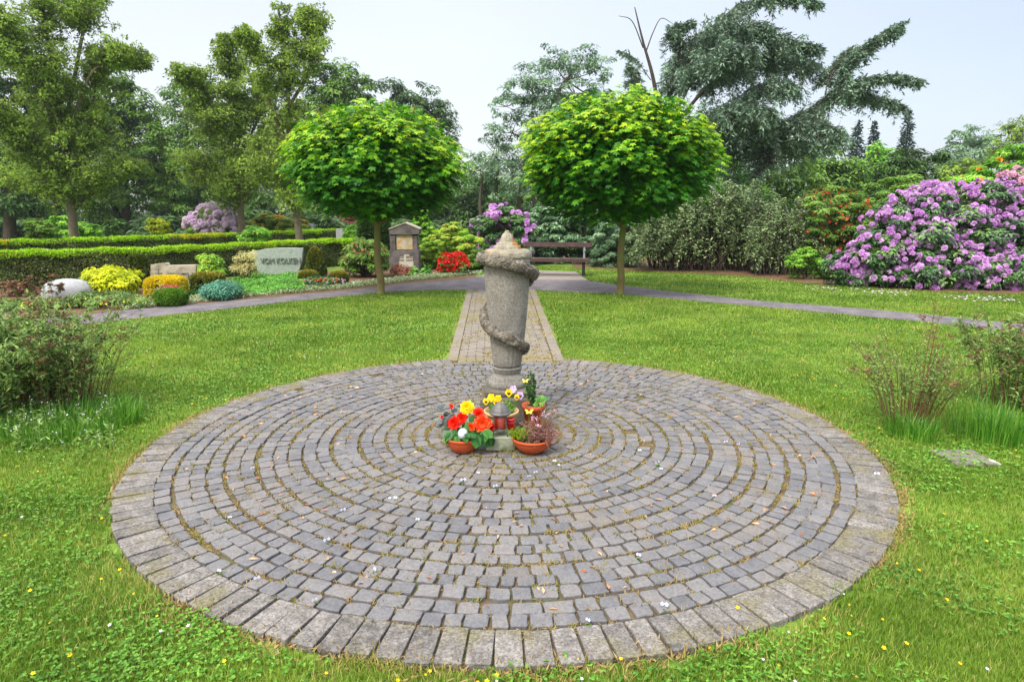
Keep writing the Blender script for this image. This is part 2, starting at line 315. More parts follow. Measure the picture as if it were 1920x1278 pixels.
M['carpet'] = leafmat('ground_cover_leaf', [S(60, 120, 34), S(96, 156, 54), S(130, 180, 76)], tr=.3, gain=1.1)
M['edging'] = leafmat('edging_leaf', [S(72, 104, 50), S(112, 138, 80), S(160, 176, 124), S(206, 210, 176)], tr=.25)
M['purple'] = leafmat('purple_petal', [S(184, 118, 194), S(208, 150, 214), S(224, 180, 228), S(238, 214, 236)], tr=.35, vary=.1)
M['lilac'] = leafmat('pale_lilac_petal', [S(206, 176, 208), S(226, 204, 224), S(236, 222, 232)], tr=.35, vary=.1)
M['pink'] = leafmat('pale_pink_petal', [S(204, 144, 172), S(222, 176, 196), S(234, 204, 214)], tr=.35, vary=.1)
M['redp'] = leafmat('red_petal', [S(190, 20, 20), S(226, 34, 28), S(238, 62, 50)], tr=.3, vary=.1)
M['brickp'] = leafmat('brick_red_petal', [S(140, 44, 24), S(180, 70, 36), S(198, 96, 50)], tr=.3)
M['orangep'] = leafmat('orange_petal', [S(222, 130, 30), S(240, 164, 44), S(246, 190, 60)], tr=.3)
M['yellowp'] = leafmat('yellow_petal', [S(238, 180, 10), S(250, 210, 14), S(250, 226, 40)], tr=.25, vary=.08)
M['begred'] = leafmat('begonia_red', [S(214, 14, 8), S(240, 34, 10), S(246, 66, 20)], tr=.3, vary=.1)
M['begorange'] = leafmat('begonia_orange', [S(240, 48, 16), S(250, 78, 26), S(250, 120, 60)], tr=.3, vary=.1)
M['begleaf'] = leafmat('begonia_leaf', [S(30, 76, 28), S(50, 110, 40), S(96, 150, 60)], tr=.2, spec=.5)
M['darkleaf'] = leafmat('dark_begonia_leaf', [S(26, 36, 36), S(52, 64, 62), S(84, 96, 92)], tr=.1, spec=.5)
M['whitep'] = leafmat('white_petal', [S(186, 188, 220), S(212, 214, 234), S(232, 232, 242)], tr=.3, vary=.05)
M['violetp'] = leafmat('violet_petal', [S(176, 150, 200), S(204, 176, 214), S(220, 200, 220)], tr=.3, vary=.05)
M['maroon'] = plain('pansy_blotch', S(70, 14, 18), .6)
M['coralp'] = leafmat('coral_petal', [S(222, 72, 84), S(240, 120, 116), S(246, 170, 160)], tr=.3)
M['heather'] = leafmat('heather_sprig', [S(96, 84, 50), S(136, 96, 80), S(176, 120, 112), S(210, 160, 160)], tr=.2)
M['heathgreen'] = leafmat('heather_green', [S(96, 128, 20), S(140, 168, 30), S(168, 190, 50)], tr=.3)
M['spirea'] = leafmat('spirea_leaf', [S(48, 70, 32), S(78, 104, 46), S(112, 138, 66), S(140, 160, 90)], tr=.3, gain=1.35)
M['rust'] = leafmat('rusty_seedhead', [S(96, 72, 56), S(132, 98, 74), S(160, 116, 82)], tr=.2)
M['rosy'] = leafmat('reddish_ground_plant', [S(120, 50, 46), S(160, 84, 70), S(120, 110, 60)], tr=.2)
M['tallgrass'] = leafmat('tall_grass', [S(52, 108, 26), S(86, 144, 40), S(126, 170, 60)], tr=.35)
M['low_dome'] = leafmat('dome_conifer', [S(62, 104, 20), S(92, 136, 30), S(124, 160, 44)], tr=.25)

# ================================================================ GROUND AND PAVING
CX, CY, RO, RI = -.04, 4.745, 2.605, 2.385
def gpts(l): return np.array([G(a, b)[:2] for a, b in l])
LOW = gpts([(-420, 680), (0, 626), (235, 600), (480, 573), (708, 549), (800, 544), (868, 543), (1003, 544), (1160, 551), (1400, 573), (1700, 601), (1905, 622), (2400, 680)])
UPP = gpts([(-420, 650), (0, 606), (213, 584), (480, 560), (640, 546), (780, 531), (880, 522), (907, 516), (985, 507), (1080, 510), (1090, 519), (1100, 527), (1250, 546), (1400, 562), (1700, 586), (1905, 607), (2400, 655)])
def low_y(x): return np.interp(x, LOW[:, 0], LOW[:, 1])
def upp_y(x): return np.interp(x, UPP[:, 0], UPP[:, 1])
PL0, PL1 = np.array([-.75, 7.2]), np.array([-.97, 14.0])
PR0, PR1 = np.array([.60, 7.2]), np.array([.50, 14.0])
def path_l(y): return PL0[0] + (y - 7.2) / 6.8 * (PL1[0] - PL0[0])
def path_r(y): return PR0[0] + (y - 7.2) / 6.8 * (PR1[0] - PR0[0])
BED = lambda x: upp_y(x) + .02       # planting beds start beyond the gravel on the left (x < -0.9)

g = MB(); g.faces([(-160, -20, 0), (160, -20, 0), (160, 220, 0), (-160, 220, 0)], [(0, 1, 2, 3)])
struct(g.build('ground', M['turf']))
def strip(name, mat, a, b, z0=-.02, z1=.006):
    m = MB(); n = len(a); v = [(x, y, z1) for x, y in a] + [(x, y, z1) for x, y in b] + [(x, y, z0) for x, y in a] + [(x, y, z0) for x, y in b]
    fs = [(i, i + 1, n + i + 1, n + i) for i in range(n - 1)] + [(i + 1, i, 2 * n + i, 2 * n + i + 1) for i in range(n - 1)] + [(n + i, n + i + 1, 3 * n + i + 1, 3 * n + i) for i in range(n - 1)]
    m.faces(v, fs); return struct(m.build(name, mat))
xs = np.linspace(-11, 15, 160)
wob = lambda x, k: .03 * np.sin(x * 3.1 + k) + .02 * np.sin(x * 7.7 + 2 * k)
strip('gravel_path', M['gravel'], np.stack([xs, low_y(xs) + wob(xs, 1)], 1), np.stack([xs, upp_y(xs) + wob(xs, 2)], 1))
nx = np.linspace(-.35, 1.92, 20)
strip('bench_nook_gravel', M['gravel2'], np.stack([nx, np.full(20, 16.3) - .15 * (nx - .8) ** 2 - .1], 1), np.stack([nx, upp_y(nx) - .03], 1), 0, .010)
# grave beds: bare soil between the gravel and the hedge
bx = np.linspace(-11, -.95, 60)
bed_top = lambda x: np.interp(x, [-11, -8.0, -5.2, -3.6, -.9], [14.1, 15.2, 18.0, 21.8, 20.0])
strip('bed_soil', M['soil'], np.stack([bx, upp_y(bx) + .05], 1), np.stack([bx, bed_top(bx) + .6], 1), -.02, .004)
# soil strip under the right-hand shrubbery
sh_y = lambda x: np.interp(x, [.5, 2.4, 3.6, 6, 7, 9, 13], [19.5, 19.2, 18.4, 17.2, 15.2, 13.6, 12.6])
sx = np.linspace(1.9, 14, 40)
strip('shrub_bed_soil', M['soil'], np.stack([sx, sh_y(sx) + wob(sx, 3)], 1), np.stack([sx, sh_y(sx) + 6], 1), -.02, .004)

# joints below the cobbles, then the rings of cobbles, edging blocks and the brick path
j = MB(); a = np.linspace(0, 2 * math.pi, 97)[:-1]
j.faces([(CX, CY, .012)] + [(CX + (RO - .01) * math.cos(t), CY + (RO - .01) * math.sin(t), .012) for t in a], [(0, 1 + i, 1 + (i + 1) % 96) for i in range(96)])
jl = [(path_l(6.9) + .01, 6.9), (path_r(6.9) - .01, 6.9), (path_r(14.02) - .01, 14.02), (path_l(14.02) + .01, 14.02)]
struct(j.build('paving_bed', M['joint']))
j = MB(); j.faces([(x, y, .008) for x, y in jl], [(0, 1, 2, 3)]); struct(j.build('path_bed', M['joint']))

def stone(m, cx, cy, lx, ly, ang, h, jit, bev, rnd, corner=.2, tilt=.0):
    """one rounded irregular setting stone; lx along its own x, ly along y"""
    hx, hy = lx / 2, ly / 2; c = corner * min(hx, hy)
    o = np.array([(-hx + c, -hy), (0, -hy), (hx - c, -hy), (hx, -hy + c), (hx, 0), (hx, hy - c), (hx - c, hy), (0, hy), (-hx + c, hy), (-hx, hy - c), (-hx, 0), (-hx, -hy + c)])
    o = o + rng.uniform(-jit, jit, o.shape)
    sc = 1 - bev / max(min(hx, hy), 1e-3)
    z = h + rng.uniform(-.002, .002)
    tx, ty = rng.normal(0, tilt, 2)
    rings = [(o * 1.0, 0.0), (o * 1.0, z - bev * .8), (o * (1 + sc) / 2 * 1.01, z - bev * .2), (o * sc * .96, z)]
    v = []
    for p, zz in rings:
        for q in p: v.append((q[0], q[1], zz + (q[0] * tx + q[1] * ty if zz else 0)))
    v.append((rng.uniform(-.01, .01), 0, z + rng.uniform(-.0005, .002)))
    v = np.array(v); ca, sa = math.cos(ang), math.sin(ang)
    v = np.stack([v[:, 0] * ca - v[:, 1] * sa + cx, v[:, 0] * sa + v[:, 1] * ca + cy, v[:, 2]], 1)
    fs = [(k * 12 + i, k * 12 + (i + 1) % 12, k * 12 + 12 + (i + 1) % 12, k * 12 + 12 + i) for k in range(3) for i in range(12)] + [(36 + i, 36 + (i + 1) % 12, 48) for i in range(12)]
    m.faces(v, fs, rnd)
mc = MB(); k = 0
gaps = []
for ri in range(24):
    r = 2.336 - ri * .0985
    if r < .1: break
    n = max(5, int(round(2 * math.pi * r / (.104 + .012 * math.sin(ri * 1.7)))))
    ws = rng.uniform(.78, 1.24, n); ws = ws / ws.sum() * 2 * math.pi; t = rng.uniform(0, 6.28)
    ph = rng.uniform(0, 6.28)
    for w_ in ws:
        tm = t + w_ / 2; t += w_
        rr = r + .008 * math.sin(3 * tm + ph) + rng.normal(0, .003)
        ln = w_ * r
        if rng.random() < .004: gaps.append((rr, tm)); continue
        stone(mc, CX + rr * math.cos(tm), CY + rr * math.sin(tm), max(.03, ln - rng.uniform(.008, .017)), .0985 - rng.uniform(.008, .019), tm + math.pi / 2 + rng.normal(0, .025), .030, .0045, rng.uniform(.003, .006), rng.random(), .2, .028)
struct(mc.build('cobbled_circle', M['cobble'], smooth=False))
me_ = MB(); n = 138; t = 0
ws = rng.uniform(.93, 1.07, n); ws = ws / ws.sum() * 2 * math.pi
for w_ in ws:
    tm = t + w_ / 2; t += w_
    yy = math.sin(tm) * 2.495 + CY; xx = math.cos(tm) * 2.495 + CX
    if yy > 7.0 and path_l(yy) + .05 < xx < path_r(yy) - .05: continue
    stone(me_, CX + (2.495 + rng.normal(0, .005)) * math.cos(tm), CY + 2.495 * math.sin(tm) + rng.normal(0, .003), w_ * 2.495 - rng.uniform(.005, .016), .215 + rng.normal(0, .004), tm + math.pi / 2 + rng.normal(0, .012), .032, .002, .004, rng.random(), .12, .012)
struct(me_.build('block_edging', M['kerb'], smooth=False))
mb_ = MB(); y = 7.12; row = 0
while y < 13.95:
    l, r = path_l(y) + .13, path_r(y) - .13
    x = l - (.1 if row % 2 else 0)
    while x < r:
        a_, b_ = max(x, l), min(x + .2, r); x += .2
        if b_ - a_ < .04: continue
        if (a_ + b_) / 2 ** 1 and math.hypot((a_ + b_) / 2 - CX, y - CY) < 2.40: continue
        stone(mb_, (a_ + b_) / 2, y, b_ - a_ - .008, .09, rng.normal(0, .01), .026, .0015, .004, rng.random(), .1, .012)
    y += .098; row += 1
for side in (0, 1):
    y = 7.2
    while y < 13.95:
        x = path_l(y) + .065 if side == 0 else path_r(y) - .065
        stone(mb_, x, y + .12, .115, .235, (.03 if side == 0 else .015), .03, .002, .004, rng.random() * .5 + .5, .1, .01); y += .243
struct(mb_.build('brick_path', M['brick']))

# ---------------------------------------------------------------- lawn blades, clover, weeds, litter
def on_lawn(x, y, edge=0.):
    r = np.hypot(x - CX, y - CY); a = np.arctan2(y - CY, x - CX)
    rag = RO + .0 + .025 * np.sin(a * 9) + .03 * np.sin(a * 23 + 1) + .02 * np.sin(a * 61)
    ok = r > rag - edge
    inpath = (y > 6.8) & (y < 14.2) & (x > path_l(y) - .02 - wob(y, 4) * .6) & (x < path_r(y) + .02 + wob(y, 5) * .6)
    ok &= ~inpath
    near = y < low_y(x) - .02
    far = (y > upp_y(x) + .02) & (x > 1.85) & (y < sh_y(x) + .25)
    nook = (x > .2) & (x <= 1.9) & (y > upp_y(x) + .25) & (y < 20)
    return ok & (near | far | nook)
def patch(x, y): return .5 + .5 * np.sin(x * 1.3 + 2 * np.sin(y * .9)) * np.sin(y * 1.7 + 1.5 * np.sin(x * 1.1)) 
def lawn_pts(x0, x1, y0, y1, dens, edge=0.):
    n = int((x1 - x0) * (y1 - y0) * dens); x = rng.uniform(x0, x1, n); y = rng.uniform(y0, y1, n)
    k = on_lawn(x, y, edge) & (np.abs(x) < (y * .82 + 1.3)); return x[k], y[k]
BLADE = ([(-.5, 0, 0), (.5, 0, 0), (.36, .16, .5), (-.36, .16, .5), (0, .52, .92)], [(0, 1, 2, 3), (3, 2, 4)])
mg = MB()
for (y0, y1, dens, wd, hh) in ((1.2, 2.6, 17000, .0034, .036), (2.6, 4.2, 9500, .0042, .038), (4.2, 6.2, 5200, .0055, .038), (6.2, 9, 2600, .008, .038), (9, 13, 1300, .012, .038), (13, 20, 620, .018, .036)):
    x, y = lawn_pts(-11, 15, y0, y1, dens)
    n = len(x); a = rng.uniform(0, 6.28, n)
    ca, sa = np.cos(a), np.sin(a); Z = np.zeros(n)
    Mx = np.stack([np.stack([ca, sa, Z], 1), np.stack([-sa, ca, Z], 1), np.tile([0, 0, 1.], (n, 1))], 2)
    hgt = hh * rng.uniform(.5, 1.25, n) * (.75 + .5 * patch(x * 1.7, y * 1.7))
    Sx = np.stack([wd * rng.uniform(.7, 1.3, n), hgt * rng.uniform(.4, 1.5, n), hgt], 1)
    r_ = np.hypot(x - CX, y - CY) - RO
    dry = (rng.random(n) < .04 + .16 * np.clip(patch(x * .7 + 3, y * 1.1 + 1) * patch(x * 2.9, y * 2.3) * 1.6 - .6, 0, 1) + .5 * np.exp(-np.maximum(r_, 0) / .10) * (patch(x * 3, y * 3) > .35))
    rn = np.clip(.42 + .45 * (patch(x, y) - .5) + .28 * (patch(x * 3.1 + 2, y * 3.3) - .5) + rng.normal(0, .17, n), 0, .88); rn[dry] = rng.uniform(.9, 1, dry.sum())
    mg.inst(BLADE, np.stack([x, y, Z], 1), Mx, Sx, rn)
stuff(mg.build('lawn_grass', M['blade']), 'short mown grass of the lawn around the cobbled circle', 'grass')
# clover and small leaves, near the camera
mcv = MB()
for (y0, y1, dens, s_) in ((1.2, 3., 2600, .012), (3., 6., 1100, .014), (6, 10, 260, .018)):
    x, y = lawn_pts(-7, 7, y0, y1, dens); k = rng.random(len(x)) < np.clip(patch(x * 2.3 + 1, y * 2.3) * 1.5 - .35, 0, 1); x, y = x[k], y[k]; n = len(x)
    z = rng.uniform(.016, .036, n); a0 = rng.uniform(0, 6.28, n)
    for q in range(3):
        a = a0 + q * 2.094; al = np.stack([np.cos(a), np.sin(a), np.full(n, .1)], 1)
        nv = np.tile([0, 0, 1.], (n, 1)) + rdir(n) * .45
        mcv.inst(ROUND, np.stack([x, y, z], 1), frames(nv, along=al), s_ * rng.uniform(.8, 1.3, n), rng.random(n))
stuff(mcv.build('clover', M['clover']), 'clover leaves growing through the lawn', 'clover')
# weeds in joints
mw = MB()
def tufts(P_, n_b, hgt, wd, rnd_lo, rnd_hi, spread=.02):
    n = len(P_) * n_b; base = np.repeat(P_, n_b, 0) + np.stack([rng.normal(0, spread, n), rng.normal(0, spread, n), np.zeros(n)], 1)
    al = nrm(np.stack([rng.normal(0, 1, n), rng.normal(0, 1, n), rng.uniform(.1, 1.1, n)], 1))
    mw.inst(LANCE, base, frames(rdir(n), along=al) , np.stack([np.full(n, wd), hgt * rng.uniform(.5, 1.3, n), np.full(n, hgt)], 1), rng.uniform(rnd_lo, rnd_hi, n))
n = 5200; ri = rng.integers(0, 22, n); rr = 2.385 - ri * .0985 + rng.normal(0, .006, n); aa = rng.uniform(0, 6.28, n)
k = rng.random(n) < .25 + .75 * patch(rr * 2 * np.cos(aa), rr * 2 * np.sin(aa)); rr, aa = rr[k], aa[k]
pj = np.stack([CX + rr * np.cos(aa), CY + rr * np.sin(aa), np.full(len(rr), .018)], 1)
tufts(pj, 18, .03, .026, .2, 1., .018)
tufts(pj[:700], 16, .034, .036, 0, .5, .014)
n = 1500; yy = rng.uniform(7.1, 13.9, n); xx = path_l(yy) + rng.random(n) * (path_r(yy) - path_l(yy)); k = patch(xx * 4, yy * 1.2) > .4
tufts(np.stack([xx, yy, np.full(n, .02)], 1)[k], 6, .03, .07, .1, .9, .03)
n = 1300; aa = rng.uniform(0, 6.28, n); rr = RO - .01 + rng.normal(0, .03, n); k = (patch(aa * 5, aa * 3) > .25)
tufts(np.stack([CX + rr * np.cos(aa), CY + rr * np.sin(aa), np.full(n, .01)], 1)[k], 9, .04, .05, .3, 1., .03)
stuff(mw.build('joint_weeds', M['drygrass']), 'dry grass and weeds growing in the paving joints', 'weeds')
ml = MB(); n = 240; rr = 2.3 * np.sqrt(rng.random(n)); aa = rng.uniform(0, 6.28, n)
pl = np.stack([CX + rr * np.cos(aa), CY + rr * np.sin(aa), np.full(n, .036)], 1)
ml.inst(LANCE, pl, frames(np.tile([0, 0, 1.], (n, 1)) + rdir(n) * .5), np.stack([rng.uniform(.04, .13, n), rng.uniform(.02, .055, n), np.full(n, .05)], 1), rng.random(n))
stuff(ml.build('leaf_litter', M['litter']), 'dry brown petals and leaves scattered on the cobbles', 'litter')

# flowers in the lawn: one of each kind, then copies
FLW = ([(0, 0, 0)] + [(math.cos(t) * r, math.sin(t) * r, .25 if r > .8 else .1) for t, r in zip(np.arange(10) / 10 * 6.283, [1, .62] * 5)], [(0, 1 + i, 1 + (i + 1) % 10) for i in range(10)])
def small_flower(name, mat, mat2, s_, h_, label, cat, group, petals=FLW):
    root = thing(name, (0, 0, 0), label, cat, group)
    m = MB(); m.tube([(0, 0, 0), (.003, 0, h_)], [.0012, .001], 4, .5); m.build('stem', M['clover'], root)
    m = MB(); m.inst(petals, [(0.003, 0, h_)], frames(np.array([[.1, -.35, 1.]])), s_, .5); f = m.build('petals', mat, root)
    m = MB(); m.inst(FLW, [(0.003, 0, h_ + .3 * s_)], frames(np.array([[.1, -.35, 1.]])), s_ * .35, .5); m.build('flower_centre', mat2, root)
    return root
def place(proto, pts, first=True):
    for i, p in enumerate(pts):
        o = proto if i == 0 else copy_tree(proto)
        o.location = (float(p[0]), float(p[1]), float(p[2]) if len(p) > 2 else 0); o.rotation_euler.z = rng.uniform(-.8, .8)
        s_ = rng.uniform(.5, .85); o.scale = (s_, s_, s_)
but = small_flower('buttercup', M['yellowp'], M['orangep'], .0125, .045, 'tiny yellow buttercup open in the lawn grass', 'buttercup', 'buttercups scattered in the lawn')
bpx = [(8, 1000), (249, 1106), (188, 1080), (190, 968), (297, 1033), (293, 1148), (224, 1065), (797, 1256), (805, 1252), (745, 1272), (895, 1274), (912, 1274), (930, 1262), (1163, 1230), (1083, 1232), (1330, 1208), (1382, 1137), (1592, 1126), (1597, 1147), (1655, 1153), (1591, 1184), (1699, 1204), (1656, 1212), (1682, 1050), (1723, 1064), (1606, 1260), (1545, 1155), (55, 1105), (92, 1160), (70, 880), (30, 870), (360, 756), (1648, 801), (1644, 842), (1748, 815), (1560, 830), (1905, 840), (1775, 1120), (1850, 1010), (1895, 1100), (1770, 960), (130, 1225), (60, 1260), (20, 935), (1800, 1240), (1460, 1240), (610, 1255), (420, 1235)]
far = []
while len(far) < 95:
    px_, py_ = rng.uniform(230, 1700), rng.uniform(575, 760)
    q = G(px_, py_)
    if on_lawn(q[0], q[1]) and rng.random() < patch(q[0] * 1.5, q[1] * 1.5): far.append(q)
place(but, [G(a, b, .04) * [1, 1, 0] for a, b in bpx] + far)
dai = small_flower('daisy', M['whitep'], M['yellowp'], .011, .04, 'tiny white daisy open in the lawn grass', 'daisy', 'daisies scattered in the lawn')
dpx = [(300, 1180), (315, 1182), (352, 1171), (930, 1272), (1090, 1268), (1430, 1231), (1478, 1179), (1493, 1179), (1638, 835), (1655, 855), (1899, 826), (1916, 833), (36, 845), (40, 968), (95, 865), (398, 815), (385, 850), (1580, 1050), (1582, 1108), (1850, 1250), (1490, 1275), (205, 1170)]
far = []
while len(far) < 190:
    px_, py_ = rng.uniform(230, 1900), rng.uniform(520, 700) 
    q = G(px_, py_)
    if on_lawn(q[0], q[1]) and rng.random() < patch(q[0] * .8 + 2, q[1] * .8) ** 2: far.append(q)
place(dai, [G(a, b, .035) * [1, 1, 0] for a, b in dpx] + far)
# violas in the joints
vr = thing('viola', (0, 0, 0), 'tiny pale viola growing from a cobble joint', 'viola', 'violas growing between the cobbles')
m = MB(); nb = 26; al = nrm(np.stack([rng.normal(0, 1, nb), rng.normal(0, 1, nb), rng.uniform(.2, 1.2, nb)], 1))
m.inst(LEAF, np.zeros((nb, 3)) + [0, 0, .0], frames(rdir(nb), along=al), .028, rng.random(nb)); m.build('leaves', M['clover'], vr)
m = MB(); m2 = MB()
for q in ((.006, 0, .045), (-.018, .01, .038)):
    for a_ in (90, 20, 160, 235, 305):
        al = np.array([[math.cos(R_(a_)), -.25, math.sin(R_(a_))]]); m.inst(ROUND, [q], frames(np.array([[0, -1., .35]]), along=al), .013, rng.random(1))
    m2.inst(FLW, [np.array(q) + [0, -.003, 0]], frames(np.array([[0, -1., .35]])), .003, .5)
m.build('petals', M['whitep'], vr); m2.build('flower_centre', M['violetp'], vr)
vpx = [(1048, 875), (1040, 868), (897, 890), (1005, 888), (993, 895), (930, 915), (731, 937), (742, 938), (645, 960), (432, 973), (784, 978), (703, 1072), (484, 1088), (412, 1075), (592, 1128), (1247, 1142), (1103, 1168), (1234, 872), (1240, 882), (1340, 932), (1362, 831), (1645, 893), (1200, 848), (1198, 1046), (870, 905), (475, 880), (1385, 835), (615, 1018)]
place(vr, [G(a, b, .03) * [1, 1, 0] + [0, 0, .02] for a, b in vpx])

# ================================================================ STONE URN COLUMN
UY = 5.12; UX = float(P(951, 560, UY)[0]); UL = (UX, UY, 0)
zz = lambda py: float(P(951, py, UY)[2]); pm = mpp(600, UY)
col = thing('urn_column', UL, 'tall grey stone urn column wound with a carved garland, standing on a square plinth', 'memorial')
def fbm(p, s, o=3):
    return mnoise.fractal(Vector(p) * s, 1.0, 2.0, o)
def roughen(ob, s, amp):
    me = ob.data
    for v in me.vertices:
        n_ = v.normal; k = fbm(v.co, s) * amp; v.co += n_ * k
# plinth: two square steps with chipped edges
m = MB(); m.box((UX - .0, UY, .125), (.425, .43, .25), .0, .012, .3, jit=.004); m.box((UX + .01, UY + .005, .2745), (.372, .37, .055), .0, .012, .6, jit=.004)
m.build('plinth', M['plinth'], col)
def prof(l): return [(w_ * pm, zz(py)) for w_, py in l]
z0 = .30
base = [(34.5 * pm, z0), (36 * pm, z0 + .012), (36.5 * pm, z0 + .035), (35 * pm, z0 + .055), (32 * pm, z0 + .066), (32 * pm, z0 + .075), (30 * pm, z0 + .088), (27 * pm, z0 + .096), (25.5 * pm, z0 + .108), (25 * pm, z0 + .12), (26 * pm, z0 + .124), (26.5 * pm, z0 + .13), (26 * pm, z0 + .136), (27 * pm, z0 + .142), (28 * pm, z0 + .155), (28 * pm, z0 + .163), (26.6 * pm, z0 + .168)]
m = MB(); m.lathe((UX, UY, 0), base, 56); ob = m.build('moulded_base', M['stone'], col, smooth=True)
zb = z0 + .169; zt = zz(484)
body = []
for t in np.linspace(0, 1, 44):
    z = zb + (zt - zb) * t
    r = np.interp(t, [0, .03, .2, .5, .8, .96, 1.0], [26.0, 27.0, 31.5, 37.2, 41.6, 42.6, 41.8]) * pm
    body.append((r, z))
flute = lambda r, z, a, k: r * (1 - .03 * max(0, 1 - (z - zb) / .26) ** .6 * (abs(math.cos(a * 11)) ** 6) - .006 * (abs(math.cos(a * 11)) ** 5)) + fbm((math.cos(a), math.sin(a), z * 3), 6) * .0015
m = MB(); m.lathe((UX, UY, 0), body, 132, flute); m.build('urn_body', M['stone'], col, smooth=True)
lid = prof([(42, 484), (43, 480), (42.5, 474), (38, 467.5), (33, 466.5), (26, 467), (24.5, 465.5), (24.5, 461), (22, 459.5), (19.5, 459.8), (19.5, 455.5), (15.5, 454.5), (14, 455), (13, 452), (11.3, 446), (9, 441), (6.5, 437.5), (4.2, 436.5), (4, 434.5), (3.2, 432.6), (1, 431.8)])
lump = lambda r, z, a, k: r * (1 + .05 * fbm((math.cos(a) * 2, math.sin(a) * 2, z * 20), 2.2)) + .002 * math.cos(a * 10)
m = MB(); m.lathe((UX, UY, 0), lid, 64, lump); m.build('lid', M['stonelid'], col, smooth=True)
# garland: a helix of carved rosettes
def helix(a0, a1, pa, pb, n, off, droop=0):
    o = []
    for t in np.linspace(0, 1, n):
        a = a0 + (a1 - a0) * t; z = zz(pa + (pb - pa) * t)
        tt = (z - zb) / (zt - zb); r = np.interp(tt, [0, .2, .5, .8, 1.0, 1.3], [26, 31.5, 37.2, 41.6, 42.6, 43]) * pm + off
        o.append((UX + r * math.cos(a), UY + r * math.sin(a), z))
    return np.array(o)
hp = np.vstack([helix(R_(190), R_(270), 481, 490, 16, .022), helix(R_(275), R_(385), 491.5, 520, 24, .026), helix(R_(390), R_(545), 528, 598, 30, .024)[:], helix(R_(550), R_(700), 603, 649, 34, .022), helix(R_(704), R_(752), 651, 668, 10, .01)])
rad = np.concatenate([np.full(34, .051), np.linspace(.048, .042, len(hp) - 34)]); rad[:3] = [.03, .045, .055]; rad[-10:] = np.linspace(.04, .012, 10)
gb = MB(); gb.tube(hp, rad * .68, 12, .1)
cyc = np.arange(len(hp))
ROS = None
def rosette_pts(): 
    v = []; fs = []
    for k, (r, z, n) in enumerate(((1, -.25, 9), (.92, .12, 9), (.58, .30, 9), (.5, .14, 9), (.3, .38, 9))):
        for i in range(9):
            a = i / 9 * 6.283 + k * .2; rr = r * (1 + .18 * math.cos(a * 4 + k)); v.append((rr * math.cos(a), rr * math.sin(a), z))
    v.append((0, 0, .3))
    for k in range(4): fs += [(k * 9 + i, k * 9 + (i + 1) % 9, k * 9 + 9 + (i + 1) % 9, k * 9 + 9 + i) for i in range(9)]
    fs += [(36 + i, 36 + (i + 1) % 9, 45) for i in range(9)]
    return (v, fs)
ROS = rosette_pts()
dd = nrm(np.gradient(hp, axis=0)); C_, N_, S_ = [], [], []
for i in np.arange(0, len(hp) - 1, .42):
    k = int(i); f = i - k; p = hp[k] * (1 - f) + hp[k + 1] * f; rd = rad[k]
    outw = nrm(p - np.array([UX, UY, p[2]])); up_ = np.cross(dd[k], outw)
    for th in rng.uniform(-1.8, 1.8, 2):
        nv = outw * math.cos(th) + up_ * math.sin(th); C_.append(p + nv * rd * .72); N_.append(nv + rng.normal(0, .15, 3)); S_.append(rd * rng.uniform(.42, .68))
gb.inst(ROS, C_, frames(np.array(N_)), np.array(S_), rng.random(len(C_)))
gb.build('garland', M['garland'], col, smooth=False)

# ================================================================ POTS AND LANTERN AT ITS FOOT
def pot(m, c, prof_, n=40, ex=1.0): 
    m.lathe(c, prof_, n, top=False); return m
def bowl_profile(r, h, foot=.62, rim=.018, wall=.008):
    return [(r * foot * .9, .0), (r * foot, .004), (r * .82, h * .38), (r * .94, h * .72), (r * .965, h - rim), (r * 1.0, h - rim + .003), (r * 1.0, h - .002), (r * .985, h), (r * .93, h), (r * .92, h - .02), (r * .86, h * .6), (.001, h * .62)]
def petals_ball(m, c, r, facing, layers=((1., 9, .15), (.82, 8, .5), (.62, 7, .95), (.4, 5, 1.3)), mi=0, ruff=.15):
    """double flower: rings of broad petals round a facing axis"""
    fz = nrm(np.array(facing, float)); ax = nrm(np.cross(fz, [0, 0, 1.]) + 1e-6); ay = np.cross(fz, ax)
    for lr, k, tilt in layers:
        a = np.arange(k) / k * 6.283 + rng.uniform(0, 6); d = np.cos(a)[:, None] * ax + np.sin(a)[:, None] * ay
        al = nrm(d * math.cos(tilt) + fz * math.sin(tilt) + rdir(k) * ruff); nv = nrm(fz * math.cos(tilt) - d * math.sin(tilt) + rdir(k) * ruff)
        m.inst(ROUND, np.array(c) + al * r * .05, frames(nv, along=al), np.stack([np.full(k, r * 1.15), np.full(k, r * lr), np.full(k, r * 2.)], 1), rng.random(k), mi)
def leaf_at(m, c, al, nv, s_, t=ROUND, rnd=None, wide=1.): m.inst(t, [c], frames(np.array([nv], float), along=nrm(np.array([al], float))), np.array([[s_ * wide, s_, s_]]), rng.random(1) if rnd is None else rnd)
BY = 4.36; q = mpp(820, BY)
X_ = lambda px, Y, py=800: float(P(px, py, Y)[0]); Z_ = lambda py, Y: float(P(960, py, Y)[2])
